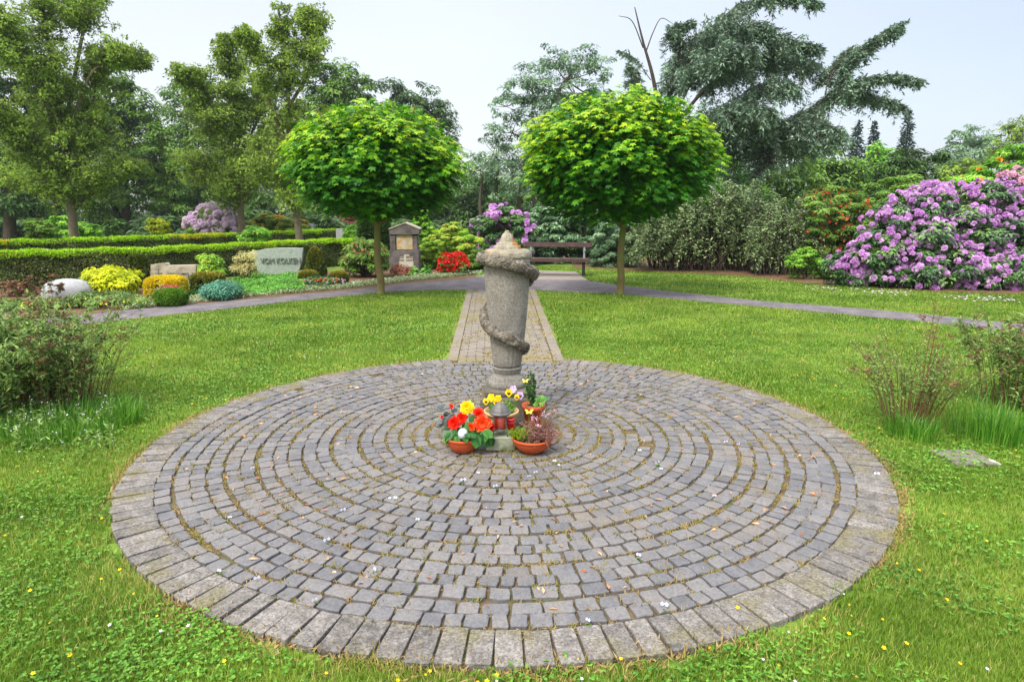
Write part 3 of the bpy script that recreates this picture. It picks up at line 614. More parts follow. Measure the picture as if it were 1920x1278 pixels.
# left bowl with begonias
bc = (X_(868, BY), BY, .036)
tl = thing('begonia_bowl', (bc[0], bc[1], 0), 'round terracotta bowl of red, orange and yellow begonias left of the lantern', 'flower bowl', None)
m = MB(); m.lathe(bc, bowl_profile(.128, .105), 44, top=False); m.build('bowl', M['terracotta'], tl, smooth=True)
m = MB(); m.lathe((bc[0], bc[1], bc[2] + .075), [(.115, 0), (.06, .012), (.004, .014)], 20, bot=False); m.build('potting_soil', M['soil'], tl)
lf = MB(); dk = MB(); st = MB()
def pp(px, py, dy=0): return P(px, py, BY + dy)
flw = [('red_begonia', 'begred', (851, 792), .052, (-.2, -1, .35), -.03), ('red_begonia', 'begred', (866, 784), .045, (.3, -1, .4), -.01), ('red_begonia', 'begred', (845, 762), .024, (0, -.6, 1), .05), ('red_begonia', 'begred', (897, 773), .044, (.1, -.5, 1), .0),
       ('orange_begonia', 'begorange', (905, 794), .066, (.1, -1, .3), -.05), ('orange_begonia', 'begorange', (884, 800), .036, (-.6, -1, .1), -.05), ('orange_begonia', 'begred', (921, 801), .034, (.8, -.8, 0), -.02), ('yellow_begonia', 'yellowp', (876, 764), .054, (0, -.9, .6), .02), ('red_begonia', 'begred', (829, 782), .016, (-.5, -.6, .2), .02)]
for nm, mt, (a_, b_), r, fc, dy in flw:
    m = MB(); p = pp(a_, b_, dy); petals_ball(m, p, r, fc); m.build(nm, M[mt], tl)
    st.tube(smoothpath([(bc[0] + rng.normal(0, .02), bc[1], .12), (p + [bc[0], bc[1], .1]) / 2 + [0, .0, .02], p + [0, .012, -.01]], 6), .004, 5)
for (a_, b_, s_, al, nv, dy) in [(884, 812, .09, (.1, -.3, -1), (-.2, -1, .1), -.07), (897, 822, .1, (.25, -.5, -.8), (.1, -1, .3), -.12), (910, 812, .085, (.5, -.5, -.7), (0, -1, .4), -.1), (918, 826, .08, (.2, -.2, -1), (.3, -1, .1), -.06), (880, 782, .075, (.2, -.6, .2), (-.1, -.6, .8), -.02), (876, 800, .1, (0, -.4, -1), (-.6, -1, .2), -.05), (842, 812, .06, (-.5, -.6, -.2), (-.1, -.8, .6), -.08), (850, 806, .06, (.3, -.8, .0), (.1, -.6, .8), -.06), (838, 822, .055, (-.6, -.5, -.6), (-.3, -1, .3), -.09), (853, 818, .06, (.2, -.7, -.4), (0, -1, .4), -.08), (900, 806, .07, (.4, -.6, .1), (0, -.5, 1), -.03)]:
    p = pp(a_, b_, dy)
    for sgn in (-1, 1):
        side = nrm(np.cross(al, nv)); lf.inst(ROUND, [p - np.array(al) * s_ * .3], frames(nrm(np.array([nv], float)) + sgn * side * .35, along=nrm(np.array([al], float) + sgn * side * .5)), np.array([[s_ * 1.0, s_, s_]]), rng.random(1))
for i in range(46):
    a = rng.uniform(0, 6.28); r = .1 * math.sqrt(rng.random()); c = np.array([bc[0] + r * math.cos(a), bc[1] + r * math.sin(a), .14 + .05 * rng.random()])
    leaf_at(lf, c, (math.cos(a), math.sin(a), rng.uniform(-.1, .5)), (0, -.3, 1), rng.uniform(.05, .075), rnd=rng.uniform(0, .5))
for i in range(34):
    p = pp(rng.uniform(828, 862), rng.uniform(760, 800), rng.uniform(-.03, .08)); a = rng.uniform(2.2, 4.3) if rng.random() < .7 else rng.uniform(0, 6.28)
    leaf_at(dk, p, (math.cos(a), -.5, math.sin(a) * .6 + .2), (0, -.6, .8), rng.uniform(.035, .065), wide=.75)
lf.build('green_leaves', M['begleaf'], tl); dk.build('dark_leaves', M['darkleaf'], tl); st.build('stems', M['begleaf'], tl)
m = MB(); sp = P(868, 812, BY - .06)
m.lathe((sp[0], sp[1], sp[2] - .04), [(.012, 0), (.03, .01), (.036, .035), (.03, .06), (.012, .075)], 20); m.build('glass_ball', M['whiteball'], tl, smooth=True)
# lantern on its stone block
LY = 4.41; lx = X_(938, LY)
tn = thing('grave_lantern', (lx, LY, 0), 'small dark metal grave lantern with domed roof on a rough sandstone block', 'grave lantern')
m = MB(); m.box((lx, LY, .036 + .05), (.2, .15, .1), 0, .008, .5, jit=.003); m.build('stone_block', M['slate'], tn)
zr = Z_(795, LY - 0); lb = .137
rf = MB(); nr_ = 10
rf.lathe((lx, LY, lb), [(.064, .152), (.073, .152), (.075, .162), (.068, .170), (.062, .184), (.048, .206), (.028, .226), (.010, .238), (.002, .241)], 40, lambda r, z, a, k: r * (1 + .05 * abs(math.cos(a * 4))))
rf.build('roof', M['bronze'], tn, smooth=False)
m = MB()
for a in (45, 135, 225, 315):
    c_, s_ = math.cos(R_(a)), math.sin(R_(a))
    m.tube(smoothpath([(lx + .074 * c_, LY + .074 * s_, lb), (lx + .064 * c_, LY + .064 * s_, lb + .03), (lx + .060 * c_, LY + .060 * s_, lb + .09), (lx + .061 * c_, LY + .061 * s_, lb + .155)], 8), [.006, .005, .0035, .0035, .0035, .0035, .0035, .004], 6)
m.lathe((lx, LY, lb), [(.05, .034), (.055, .036), (.055, .044), (.05, .046)], 24); m.lathe((lx, LY, lb), [(.052, .146), (.062, .146), (.062, .154), (.052, .154)], 24)
m.build('frame', M['bronze'], tn, smooth=True)
m = MB(); m.lathe((lx, LY, lb), [(.050, .047), (.050, .147)], 28, bot=False, top=False); m.lathe((lx, LY, lb), [(.048, .147), (.048, .047)], 28, bot=False, top=False); m.build('glass', M['glass'], tn, smooth=True)
m = MB(); m.lathe((lx, LY, lb), [(.040, .048), (.043, .05), (.043, .125), (.034, .132), (.01, .133)], 24); m.build('candle', M['darkredwax'], tn, smooth=True)
cy_ = 4.56; cx_ = X_(957.5, cy_)
rc = MB(); rc.lathe((cx_, cy_, .034), [(.026, 0), (.03, .004), (.03, .12), (.031, .135), (.026, .152), (.012, .156)], 28)
rct = thing('red_candle', (cx_, cy_, 0), 'bright red plastic grave candle half hidden behind the lantern', 'candle'); rc.build('cup', M['redwax'], rct, smooth=True)
m = MB(); m.lathe((cx_, cy_, .034), [(.028, .1565), (.03, .157), (.03, .165), (.02, .17), (.002, .171)], 24); m.build('lid', M['redwax'], rct, smooth=True)
# beige pot with pansies
PY = 4.66; px_ = X_(940, PY)
tp = thing('pansy_pot', (px_, PY, 0), 'wide beige pot of yellow and violet pansies behind the lantern', 'flower pot')
pz = Z_(768, PY)
m = MB(); m.lathe((px_, PY, .034), [(.085, 0), (.088, .003), (.115, (pz - .034) * .8), (.12, pz - .06), (.131, pz - .058), (.133, pz - .038), (.128, pz - .034), (.12, pz - .036), (.116, pz - .06), (.001, pz - .06)], 44, top=False); m.build('pot', M['beigepot'], tp, smooth=True)
m = MB(); m.lathe((px_, PY, pz - .03), [(.117, 0), (.06, .006), (.002, .006)], 20, bot=False); m.build('potting_soil', M['soil'], tp)
def pansy(px, py, s_, mat, dy=0, blotch=True, tilt=.2):
    c = P(px, py, PY + dy); m = MB()
    for a_, k, back in ((60, 1, .004), (120, 1, .004), (180, .95, 0), (0, .95, 0), (270, 1.1, -.002)):
        al = np.array([[math.cos(R_(a_)), -tilt * math.sin(R_(a_)) , math.sin(R_(a_))]])
        m.inst(ROUND, [c + [0, back, 0]], frames(np.array([[0, -1., tilt]]), along=al), np.array([[s_ * 1.35, s_ * k, s_]]), rng.random(1))
    f = m.build('pansy_flower', M[mat], tp)
    if blotch:
        m = MB()
        for a_ in (195, 270, 345):
            al = np.array([[math.cos(R_(a_)), 0, math.sin(R_(a_))]]); m.inst(ROUND, [c + [0, -.0065, 0]], frames(np.array([[0, -1., tilt]]), along=al), np.array([[s_ * .6, s_ * .5, s_ * .3]]), .5)
        m.build('blotch', M['maroon'], f)
    return c
tops = [pansy(954, 736, .031, 'yellowp'), pansy(962, 729, .031, 'violetp', .02, False), pansy(975, 741, .031, 'violetp', .0), pansy(934, 747, .03, 'yellowp'), pansy(932, 754, .033, 'yellowp', -.03), pansy(921, 745, .032, 'yellowp', .02, False), pansy(911, 752, .026, 'yellowp', 0), pansy(940, 758, .024, 'yellowp', -.02), pansy(969, 744, .022, 'yellowp', -.02)]
m = MB()
for c in tops:
    b = np.array([px_ + (c[0] - px_) * .6, PY + .01, pz - .03]); m.tube(smoothpath([b, (b + c) / 2 + [.008, 0, .012], c + [0, .006, 0]], 6), .003, 4)
n = 220; a = rng.uniform(0, 6.28, n); r = .1 * np.sqrt(rng.random(n)); c = np.stack([px_ + r * np.cos(a), PY + r * np.sin(a), pz - .02 + rng.random(n) * .06], 1)
m.inst(LEAF, c, frames(rdir(n) + [0, -.3, .8], along=rdir(n) + [0, 0, .6]), rng.uniform(.022, .04, n), rng.random(n)); m.build('leaves', M['clover'], tp)
# terracotta pot with ivy and a dark upright plant
OY = 4.80; ox = X_(1000, OY); oz = Z_(757, OY)
to = thing('ivy_pot', (ox, OY, 0), 'tall terracotta pot with a dark upright plant and pale ivy, right of the plinth', 'flower pot')
m = MB(); m.lathe((ox, OY, .034), [(.055, 0), (.058, .004), (.078, oz - .075), (.088, oz - .072), (.091, oz - .036), (.087, oz - .034), (.08, oz - .036), (.076, oz - .06), (.001, oz - .06)], 40, top=False); m.build('pot', M['terracotta'], to, smooth=True)
m = MB(); m.lathe((ox, OY, oz - .02), [(.08, 0), (.02, .008), (.002, .008)], 20, bot=False); m.build('potting_soil', M['soil'], to)
m = MB()
for (a_, b_, t_) in ((995, 692, 0), (999, 700, .01), (989, 702, .02), (984, 716, .0), (1003, 712, .02), (993, 722, -.01), (998, 728, -.02)):
    top = P(a_, b_, OY + t_); b = np.array([ox + (top[0] - ox) * .3, OY, oz - .02]); pts = smoothpath([b, (b + top) / 2 + [.004, 0, 0], top], 12); m.tube(pts, .0025, 4)
    k = 74; t = rng.uniform(.12, 1, k); c = np.array([pts[int(x * 11)] for x in t]); m.inst(LEAF, c, frames(rdir(k), along=nrm(rdir(k) + [0, 0, .5])), np.stack([np.full(k, .03), np.full(k, .026), np.full(k, .03)], 1), rng.random(k))
m.build('upright_plant', M['rhodo'], to)
m = MB(); 
for (a_, b_) in ((1008, 752), (1015, 756), (1020, 750), (1003, 757), (1012, 760), (1018, 744), (1024, 746), (1007, 747), (1013, 748)):
    c = P(a_, b_, OY - .05 + rng.uniform(-.02, .04)); a = rng.uniform(-1, 1)
    m.inst(MAPLE, [c], frames(np.array([[.1, -.8, .7]]), along=np.array([[a, -.3, -.6]])), .048, rng.random(1)); m.tube([c, (ox + .01, OY, oz)], .002, 3)
m.build('ivy', M['carpet'], to)
def butterfly(px, py, Y, s_, parent=None):
    c = P(px, py, Y); m = MB()
    for sx in (-1, 1):
        w_ = np.array([(0, 0, 0), (sx * .35, 0, .5), (sx * .9, -.1, .75), (sx * 1., -.1, .35), (sx * .6, 0, .05), (sx * .75, 0, -.35), (sx * .3, 0, -.5), (0, 0, -.2)]) * s_ + c
        m.faces(np.vstack([w_, w_ + [0, .002, 0]]), [tuple(range(8)) if sx > 0 else tuple(range(7, -1, -1)), tuple(range(15, 7, -1)) if sx > 0 else tuple(range(8, 16))] + [((i, i + 8, (i + 1) % 8 + 8, (i + 1) % 8) if sx > 0 else (i, (i + 1) % 8, (i + 1) % 8 + 8, i + 8)) for i in range(8)], .8)
    return m, c
M['paleyellow'] = plain('pale_yellow_plastic', S(240, 232, 96), .5)
bm_, c = butterfly(992, 772, 4.52, .032); t_ = thing('butterfly_pick', tuple(c * [1, 1, 0]), 'pale yellow butterfly on a stick above the heather bowl', 'ornament')
bm_.build('butterfly', M['paleyellow'], t_); m = MB(); m.tube([(c[0], c[1] + .002, .1), c + [0, .003, 0]], .002, 5); m.build('stick', M['clover'], t_)
bm_, c = butterfly(985, 714, 4.78, .026); t_ = thing('butterfly_pick', tuple(c * [1, 1, 0]), 'yellow-green butterfly on a stick beside the dark upright plant', 'ornament')
bm_.build('butterfly', M['paleyellow'], t_); m = MB(); m.tube([(c[0] + .02, c[1] + .03, oz - .02), c + [0, .003, 0]], .002, 5); m.build('stick', M['clover'], t_)
# right bowl with heather, tipped forward a little
HY = 4.34; hx = X_(998, HY); th_ = thing('heather_bowl', (hx, HY, 0), 'terracotta bowl of pink heather right of the lantern', 'flower bowl')
m = MB(); m.lathe((hx, HY, .036), bowl_profile(.145, .105, .5), 44, top=False); m.build('bowl', M['terracotta'], th_, smooth=True)
m = MB(); m.lathe((hx, HY, .11), [(.13, 0), (.06, .012), (.004, .014)], 20, bot=False); m.build('potting_soil', M['soil'], th_)
hm = MB(); hg = MB(); fl = MB(); hw = MB()
for i in range(520):
    t = rng.random(); a = rng.uniform(0, 6.28); green = rng.random() < .28
    cx0 = hx + (-.07 if green else .045) + rng.normal(0, .03); L_ = rng.uniform(.07, .165) if not green else rng.uniform(.05, .10)
    d = nrm(np.array([math.cos(a) * .9 + (.25 if not green else -.35), math.sin(a) * .8 - .15, rng.uniform(.0 if not green else .4, 1.3)]))
    b = np.array([cx0, HY + rng.normal(0, .03), .13]); e = b + d * L_; pts = smoothpath([b, (b + e) / 2 + [0, 0, .012], e - [0, 0, .02 * rng.random()]], 5)
    mm_ = hg if green else hm
    mm_.tube(pts, .0012, 3, rng.random() * .4, cap=False)
    k = 16; tt = rng.uniform(.2, 1, k); c = pts[(tt * 4).astype(int)] * (1 - (tt * 4 % 1))[:, None] + pts[np.minimum((tt * 4).astype(int) + 1, 4)] * (tt * 4 % 1)[:, None]
    mm_.inst(LANCE, c, frames(rdir(k), along=nrm(d + rdir(k) * .8)), np.stack([np.full(k, .02), np.full(k, .013), np.full(k, .01)], 1), rng.random(k))
for a_, b_ in ((1000, 780), (1006, 783), (1018, 776), (1023, 780), (1029, 777), (1041, 770), (998, 786), (1012, 800), (1008, 796), (1020, 806)):
    c = P(a_, b_, HY - .04 + rng.uniform(-.03, .05)); k = 10; fl.inst(ROUND, c + rng.normal(0, .006, (k, 3)), frames(rdir(k), along=rdir(k)), .011, rng.random(k))
for i in range(46):
    b = np.array([hx + .07, HY, .14]); e = P(rng.uniform(1000, 1056), rng.uniform(742, 830), HY + rng.uniform(-.08, .1)); hw.tube(smoothpath([b, (b + e) / 2 + rng.normal(0, .012, 3), e], 5), .0011, 3, cap=False)
hm.build('pink_heather', M['heather'], th_); hg.build('green_heather', M['heathgreen'], th_); fl.build('small_flowers', M['pink'], th_); hw.build('bare_twigs', M['twig'], th_)

# ================================================================ FOLIAGE BUILDERS
def shell_clusters(c, rad, n, lo=.55, squash=(1, 1, 1), zmin=-1.):
    d = rdir(n * 3); d = d[d[:, 2] > zmin][:n]; n = len(d)
    return np.array(c) + d * (rad * rng.uniform(lo, 1, n) ** .5)[:, None] * np.array(squash), d
def clump_leaves(m, C, Rr, out, n_per, size, tmpl=LEAF, flat=.6, up=.45, jit=.45, rlo=0, rhi=1, hang=0., topfresh=0.):
    """leaf clumps: every cluster is a flattened tuft whose leaves face up and out"""
    M_ = len(C); Cc = np.repeat(C, n_per, 0); R2 = np.repeat(np.broadcast_to(Rr, (M_,)), n_per); oo = np.repeat(out, n_per, 0)
    d = rdir(M_ * n_per); d[:, 2] = np.abs(d[:, 2]) * np.where(rng.random(len(d)) < .75, 1, -1)
    pos = Cc + d * (R2 * rng.uniform(.25, 1, len(d)) ** .5)[:, None] * [1, 1, flat]
    nv = nrm(d * .6 + oo * .4 + np.array([0, 0, up * 2]) + rdir(len(d)) * jit)
    al = nrm(d + oo * .5 + np.array([0, 0, -.3 - hang]) + rdir(len(d)) * .6)
    base = np.repeat(rng.uniform(rlo, rhi, M_), n_per)
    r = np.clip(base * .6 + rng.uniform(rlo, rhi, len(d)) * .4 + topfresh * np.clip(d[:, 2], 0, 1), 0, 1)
    m.inst(tmpl, pos, frames(nv, along=al), size * rng.uniform(.65, 1.3, len(d)), r)
def lobe_points(Y, lobes, depth=None):
    """picture-space outline lobes -> balls in metres at their own distances"""
    o = []
    for l in lobes:
        px, py, r = l[:3]; dy = l[3] if len(l) > 3 else 0
        rr = r * mpp(py, Y + dy); o.append((P(px, py, Y + dy), rr))
    return o
def limb(m, pts, r0, r1, n=6, k=10):
    p = smoothpath(pts, k); m.tube(p, np.linspace(r0, r1, k) ** 1, n, rng.random()); return p
def tree(name, label, Y, lobes, trunks, mat, leaf=.16, dens=1., tmpl=LEAF, bark='bark', cat='tree', group=None, flat=.55, hang=0, csize=.36, clip=True, branches=True, up=.4):
    """lobes: (px, py, radius px[, depth offset m]); trunks: list of ([(px,py)...], r0 px, r1 px)"""
    L_ = lobe_points(Y, lobes); base = P(trunks[0][0][0][0], trunks[0][0][0][1], Y) if trunks else L_[0][0]
    base = np.array([base[0], base[1], 0.])
    root = thing(name, base, label, cat, group)
    tb = MB(); tips = []
    for tr in trunks:
        pts, r0, r1 = tr[:3]; dy = tr[3] if len(tr) > 3 else 0
        w_ = [P(a_, b_, Y + dy * i / max(1, len(pts) - 1)) for i, (a_, b_) in enumerate(pts)]
        if w_[0][2] < .5: w_[0][2] = -.05
        p = limb(tb, w_, r0 * mpp(400, Y), r1 * mpp(400, Y), 8, 14); tips.append(p)
    allp = np.concatenate(tips) if tips else None
    f = MB()
    for c, r in L_:
        M_ = max(8, int(32 * dens)); C, d = shell_clusters(c, r, M_, .35, zmin=-.85)
        C = C + rng.normal(0, .1 * r, C.shape); cr = r * csize * rng.uniform(.6, 1.25, len(C))
        npr = int(np.clip(2.2 * dens * (r * csize) ** 2 * 3.1 / (leaf * leaf * .45), 12, 520))
        clump_leaves(f, C, cr, d, npr, leaf, tmpl, flat, up, hang=hang)
        if branches and allp is not None:
            k = np.linalg.norm(allp - c, axis=1).argmin(); a = allp[k]
            mid = (a + c) / 2 + [0, 0, -.08 * r]; limb(tb, [a, mid, c], max(.02, .05 * r), .012, 5, 7)
            for q in C[:7]: limb(tb, [c, (c + q) / 2 + [0, 0, -.05 * r], q], .012 + .01 * r, .006, 4, 5)
    if tb.v: tb.build('trunk', M[bark], root, smooth=True)
    f.build('crown', M[mat], root)
    return root
def bush(name, label, c, rx, ry, h, mat, leaf=.05, n=9000, tmpl=LEAF, cat='shrub', group=None, ncl=70, csz=.2, shape=2.2, flowers=None, stems=True, up=.35, topmat=None, jitter=.10, trunkmat='darkbark', lo=.55, topfresh=0., flat=.75, zlow=.05):
    """a dome of leaf clumps; flowers = (part name, material, count, size, min elevation)"""
    c = np.array([c[0], c[1], 0.]); root = thing(name, c, label, cat, group)
    d = rdir(ncl * 3); d = d[d[:, 2] > -.62][:ncl]; k = rng.uniform(lo, 1, len(d)) ** .5
    e = np.abs(d) ** (2 / shape) * np.sign(d); e = e / np.maximum(1e-6, (np.abs(e) ** shape).sum(1) ** (1 / shape))[:, None]
    C = c + e * k[:, None] * (1 + rng.normal(0, jitter, (len(d), 1))) * [rx - csz * rx * .5, ry - csz * ry * .5, h * .52] + [0, 0, h * .48 + zlow * h]
    C[:, 2] = np.maximum(C[:, 2], .06 * h)
    cr = np.minimum(rx, min(ry, h)) * csz * rng.uniform(.7, 1.3, len(C)) * 1.4
    f = MB(); clump_leaves(f, C, cr, d, max(6, n // len(C)), leaf, tmpl, flat, up, topfresh=topfresh)
    f.build('foliage', M[mat], root)
    if stems:
        t = MB()
        for q in C[:26]: b = c + [rng.normal(0, .08 * rx), rng.normal(0, .08 * ry), -.02]; t.tube(smoothpath([b, (b + q) / 2 + [0, 0, -.1 * h * rng.random()], q], 6), np.linspace(.012, .004, 6) * (1 + h), 4, rng.random())
        t.build('stems', M[trunkmat], root)
    if flowers:
        for nm, fm, cnt, sz, zmin, kind in flowers:
            fb = MB(); dd_ = rdir(cnt * 6); dd_ = dd_[(dd_[:, 2] > zmin) & (dd_[:, 1] < .5)][:cnt]
            e = np.abs(dd_) ** (2 / shape) * np.sign(dd_); e = e / np.maximum(1e-6, (np.abs(e) ** shape).sum(1) ** (1 / shape))[:, None]
            Q = c + e * rng.uniform(.9, 1.06, (len(dd_), 1)) * [rx, ry, h * .52] + [0, 0, h * .48 + zlow * h]; Q[:, 2] = np.maximum(Q[:, 2], .05)
            if kind == 'truss': trusses(fb, Q, dd_, sz)
            else: fb.inst(FLW, Q, frames(dd_ + rdir(len(Q)) * .4), sz * rng.uniform(.7, 1.3, len(Q)), rng.random(len(Q)))
            fb.build(nm, M[fm], root)
    return root
CUP = ([(0, 0, 0)] + [(math.cos(t) * r, math.sin(t) * r, z) for t, r, z in zip(np.arange(10) / 10 * 6.283, [1, .6] * 5, [.45, .5] * 5)], [(0, 1 + i, 1 + (i + 1) % 10) for i in range(10)])
def trusses(fb, Q, N_, sz, per=13):
    n = len(Q); d = rdir(n * per) + np.repeat(nrm(N_ + [0, 0, .35]), per, 0) * .75; d = nrm(d)
    s_ = np.repeat(sz * rng.uniform(.75, 1.2, n), per); base = np.repeat(rng.random(n), per)
    fb.inst(CUP, np.repeat(Q, per, 0) + d * (s_ * .42)[:, None], frames(d + rdir(n * per) * .15), s_ * .42, np.clip(base * .5 + rng.random(n * per) * .5, 0, 1))
def clipped(name, label, x0, x1, ytop, Y, mat, leaf=.04, n=9000, power=2., cone=0., group=None, topfresh=.3, cat='shrub'):
    """a tightly clipped plant: short shoots all over one smooth body"""
    cx = gx((x0 + x1) / 2, Y); rx = abs(gx(x1, Y) - gx(x0, Y)) / 2; h = hz_(ytop, Y); root = thing(name, (cx, Y, 0), label, cat, group)
    d = rdir(n * 2); d = d[d[:, 2] > -.8][:n]; e = np.sign(d) * np.abs(d) ** (2 / power); e = e / (np.abs(e) ** power).sum(1, keepdims=True) ** (1 / power)
    zc = h * .48; q = e * (1 - rng.uniform(0, .09, (len(d), 1))) * [rx, rx, h * .52]; z = q[:, 2] + zc
    if cone: q[:, :2] *= (1 - cone * np.clip(z / h, 0, 1))[:, None] * (1 + cone * .25)
    pos = np.stack([cx + q[:, 0], Y + q[:, 1], z], 1); k = z > .01; m = len(pos)
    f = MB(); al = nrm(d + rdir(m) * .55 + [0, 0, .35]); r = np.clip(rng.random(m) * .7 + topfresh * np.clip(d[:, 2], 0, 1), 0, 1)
    f.inst(LEAF, pos[k], frames((rdir(m) + d * .6)[k], along=al[k]), leaf * rng.uniform(.6, 1.3, k.sum()), r[k]); f.build('foliage', M[mat], root)
    c = MB(); c.lathe((cx, Y, 0), [(rx * .5 * (1 - cone * t), 0) if t == 0 else (rx * .76 * max(.02, (1 - abs((t - .48) / .54) ** power)) ** (1 / power) * (1 - cone * t) * (1 + cone * .25), h * t * .9) for t in (0, .15, .3, .45, .6, .75, .88, .98)], 16); c.build('inner_twigs', M['core'], root)
    return root
def gx(px, Y, py=500): return float(P(px, py, Y)[0])
def hz_(py, Y): return float(P(960, py, Y)[2])
def pxbush(name, label, x0, x1, ytop, Y, mat, ry=None, **k):
    cx = gx((x0 + x1) / 2, Y); rx = abs(gx(x1, Y) - gx(x0, Y)) / 2; h = hz_(ytop, Y - .0)
    return bush(name, label, (cx, Y), rx, ry or rx * .9, h, mat, **k)

# ================================================================ THE TWO BALL-CROWNED MAPLES
def globe_maple(label, trunkpx, crown, Y, lobes_seed, n=15000):
    base = P(trunkpx[0][0], trunkpx[0][1], Y); base = np.array([base[0], base[1], 0]); root = thing('globe_maple', base, label, 'tree', 'ball-crowned maples beside the paved circle')
    px, py, rw, ht, hb = crown; s_ = mpp(py, Y); c = P(px, py, Y)
    t = MB(); tp_ = P(trunkpx[1][0], trunkpx[1][1], Y); pts = smoothpath([base + [0, 0, -.05], base * .8 + tp_ * .2 + [rng.normal(0, .02), 0, 0], base * .5 + tp_ * .5 + [rng.normal(0, .035), 0, 0], tp_, c + [0, 0, .1]], 20)
    rr = np.interp(np.linspace(0, 1, 20), [0, .04, .1, .6, 1], [.12, .092, .077, .067, .045]); t.tube(pts, rr, 14, .5)
    for i in range(26):
        a = rng.uniform(0, 6.28); e = c + np.array([math.cos(a) * rw * s_ * .75, math.sin(a) * rw * s_ * .75, rng.uniform(-.25, .8) * ht * s_]); s0 = pts[int(rng.integers(13, 19))]
        t.tube(smoothpath([s0, (s0 + e) / 2 + [0, 0, -.08], e], 7), np.linspace(.028, .008, 7), 5, rng.random())
    t.build('trunk', M['palebark'], root, smooth=True)
    f = MB(); ph = rng.uniform(0, 6.28, 6)
    K = 700; per = n // K + 1; dc = rdir(K); dc = np.repeat(dc, per, 0); n = len(dc); Rc = np.repeat(rng.uniform(.74, 1.02, K) ** .8, per)
    def surf(d):
        th = np.arctan2(d[:, 1], d[:, 0]); bump = 1 + .04 * np.sin(3 * th + ph[0] + 4 * d[:, 2]) + .035 * np.sin(6 * th + ph[1] - 7 * d[:, 2]) + .02 * np.sin(11 * th + ph[2])
        e2 = np.sign(d) * np.abs(d) ** .94; e2 = e2 / (np.abs(e2) ** 2.12).sum(1, keepdims=True) ** (1 / 2.12)
        return e2 * bump[:, None] * np.stack([np.full(len(d), rw * s_), np.full(len(d), rw * s_ * .96), np.where(d[:, 2] > 0, ht, hb) * s_], 1)
    horiz = nrm(dc * [1, 1, 0] + 1e-6)
    ua = rng.uniform(0, 6.28, n); ur = .24 * np.sqrt(rng.random(n)); off = np.stack([np.cos(ua) * ur, np.sin(ua) * ur, -1.1 * ur * ur / .24 + rng.normal(0, .02, n)], 1)
    pos = c + surf(dc) * Rc[:, None] + off - horiz * .06; d = nrm((pos - c) / [rw * s_, rw * s_, ht * s_])
    loose = rng.random(n) < .3; dl = rdir(n); pos[loose] = (c + surf(dl) * rng.uniform(.6, .97, (n, 1)))[loose]; d[loose] = dl[loose]
    oh = nrm(off * [1, 1, 0] + horiz * .12)
    side_ = (1 - np.clip(d[:, 2:3], -.3, 1)); nv = nrm(oh * .4 + horiz * .22 * side_ + np.array([0, 0, 1.]) + rdir(n) * .3); al = nrm(oh * .7 + horiz * .5 + rdir(n) * .4 + np.array([0, 0, -.3]) - np.array([0, 0, .3]) * side_)
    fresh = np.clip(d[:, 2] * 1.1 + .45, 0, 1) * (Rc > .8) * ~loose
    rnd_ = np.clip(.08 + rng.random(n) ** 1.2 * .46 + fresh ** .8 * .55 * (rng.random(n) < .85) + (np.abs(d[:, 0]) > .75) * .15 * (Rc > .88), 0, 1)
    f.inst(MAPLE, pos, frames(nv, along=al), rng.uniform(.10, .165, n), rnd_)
    k = n // 3; q = rdir(k); pos2 = c + q * (rng.uniform(.35, .8, k))[:, None] * [rw * s_, rw * s_, (ht + hb) / 2 * s_]
    f.inst(LEAF, pos2, frames(q + [0, 0, 1.2], along=q), .2, rng.uniform(0, .3, k))
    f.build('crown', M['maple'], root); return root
globe_maple('ball-crowned maple left of the urn column, bright green with a thin straight trunk', [(714, 551), (708, 400)], (706, 304, 164, 110, 90), 13.35, 1)
globe_maple('taller ball-crowned maple right of the urn column and bench, yellow-green on top', [(1162, 551), (1169, 405)], (1160, 298, 184, 124, 100), 13.4, 2, 18000)

# ================================================================ BENCH
bA = math.radians(-9); byc = 17.35; bxc = (gx(985, 17.4) + gx(1102, 17.3)) / 2
tb_ = thing('park_bench', (bxc, byc, 0), 'dark brown wooden park bench with metal legs beside the gravel path', 'bench')
def BL(x, y, z): return np.array([bxc + x * math.cos(bA) - y * math.sin(bA), byc + x * math.sin(bA) + y * math.cos(bA), z])
def plank(m, x, y, z, lx, ly, lz, rx=0):
    mm_ = MB(); mm_.box((0, 0, 0), (lx, ly, lz), 0, .006, rng.random()); v = mm_.v[0]; c_, s_ = math.cos(rx), math.sin(rx)
    v = np.stack([v[:, 0], v[:, 1] * c_ - v[:, 2] * s_, v[:, 1] * s_ + v[:, 2] * c_], 1) + [x, y, z]
    v = np.array([BL(*q_) for q_ in v]); m.add(v, mm_.l[0], mm_.s[0], mm_.r[0])
m = MB()
for k in range(4): plank(m, 0, -.2 + k * .115, .455 - .006 * k, 1.78, .105, .05)
plank(m, 0, -.262, .425, 1.78, .035, .095); m.build('seat', M['benchwood'], tb_)
m = MB(); plank(m, 0, .275, .80, 1.86, .045, .13, -.16); m.build('backrest', M['benchwood'], tb_)
for sx in (-.72, .72):
    m = MB(); plank(m, sx, -.2, .2, .06, .06, .44); m.build('leg', M['steel'], tb_)
    m = MB(); plank(m, sx, .2, .2, .06, .06, .44); m.build('leg', M['steel'], tb_)
    m = MB(); plank(m, sx, .24, .62, .05, .03, .42, -.16); plank(m, sx + .02, .2, .66, .05, .14, .03); m.build('backrest_bracket', M['palesteel'], tb_)
    m = MB(); plank(m, sx, 0, .40, .055, .42, .04); m.build('seat_support', M['steel'], tb_)

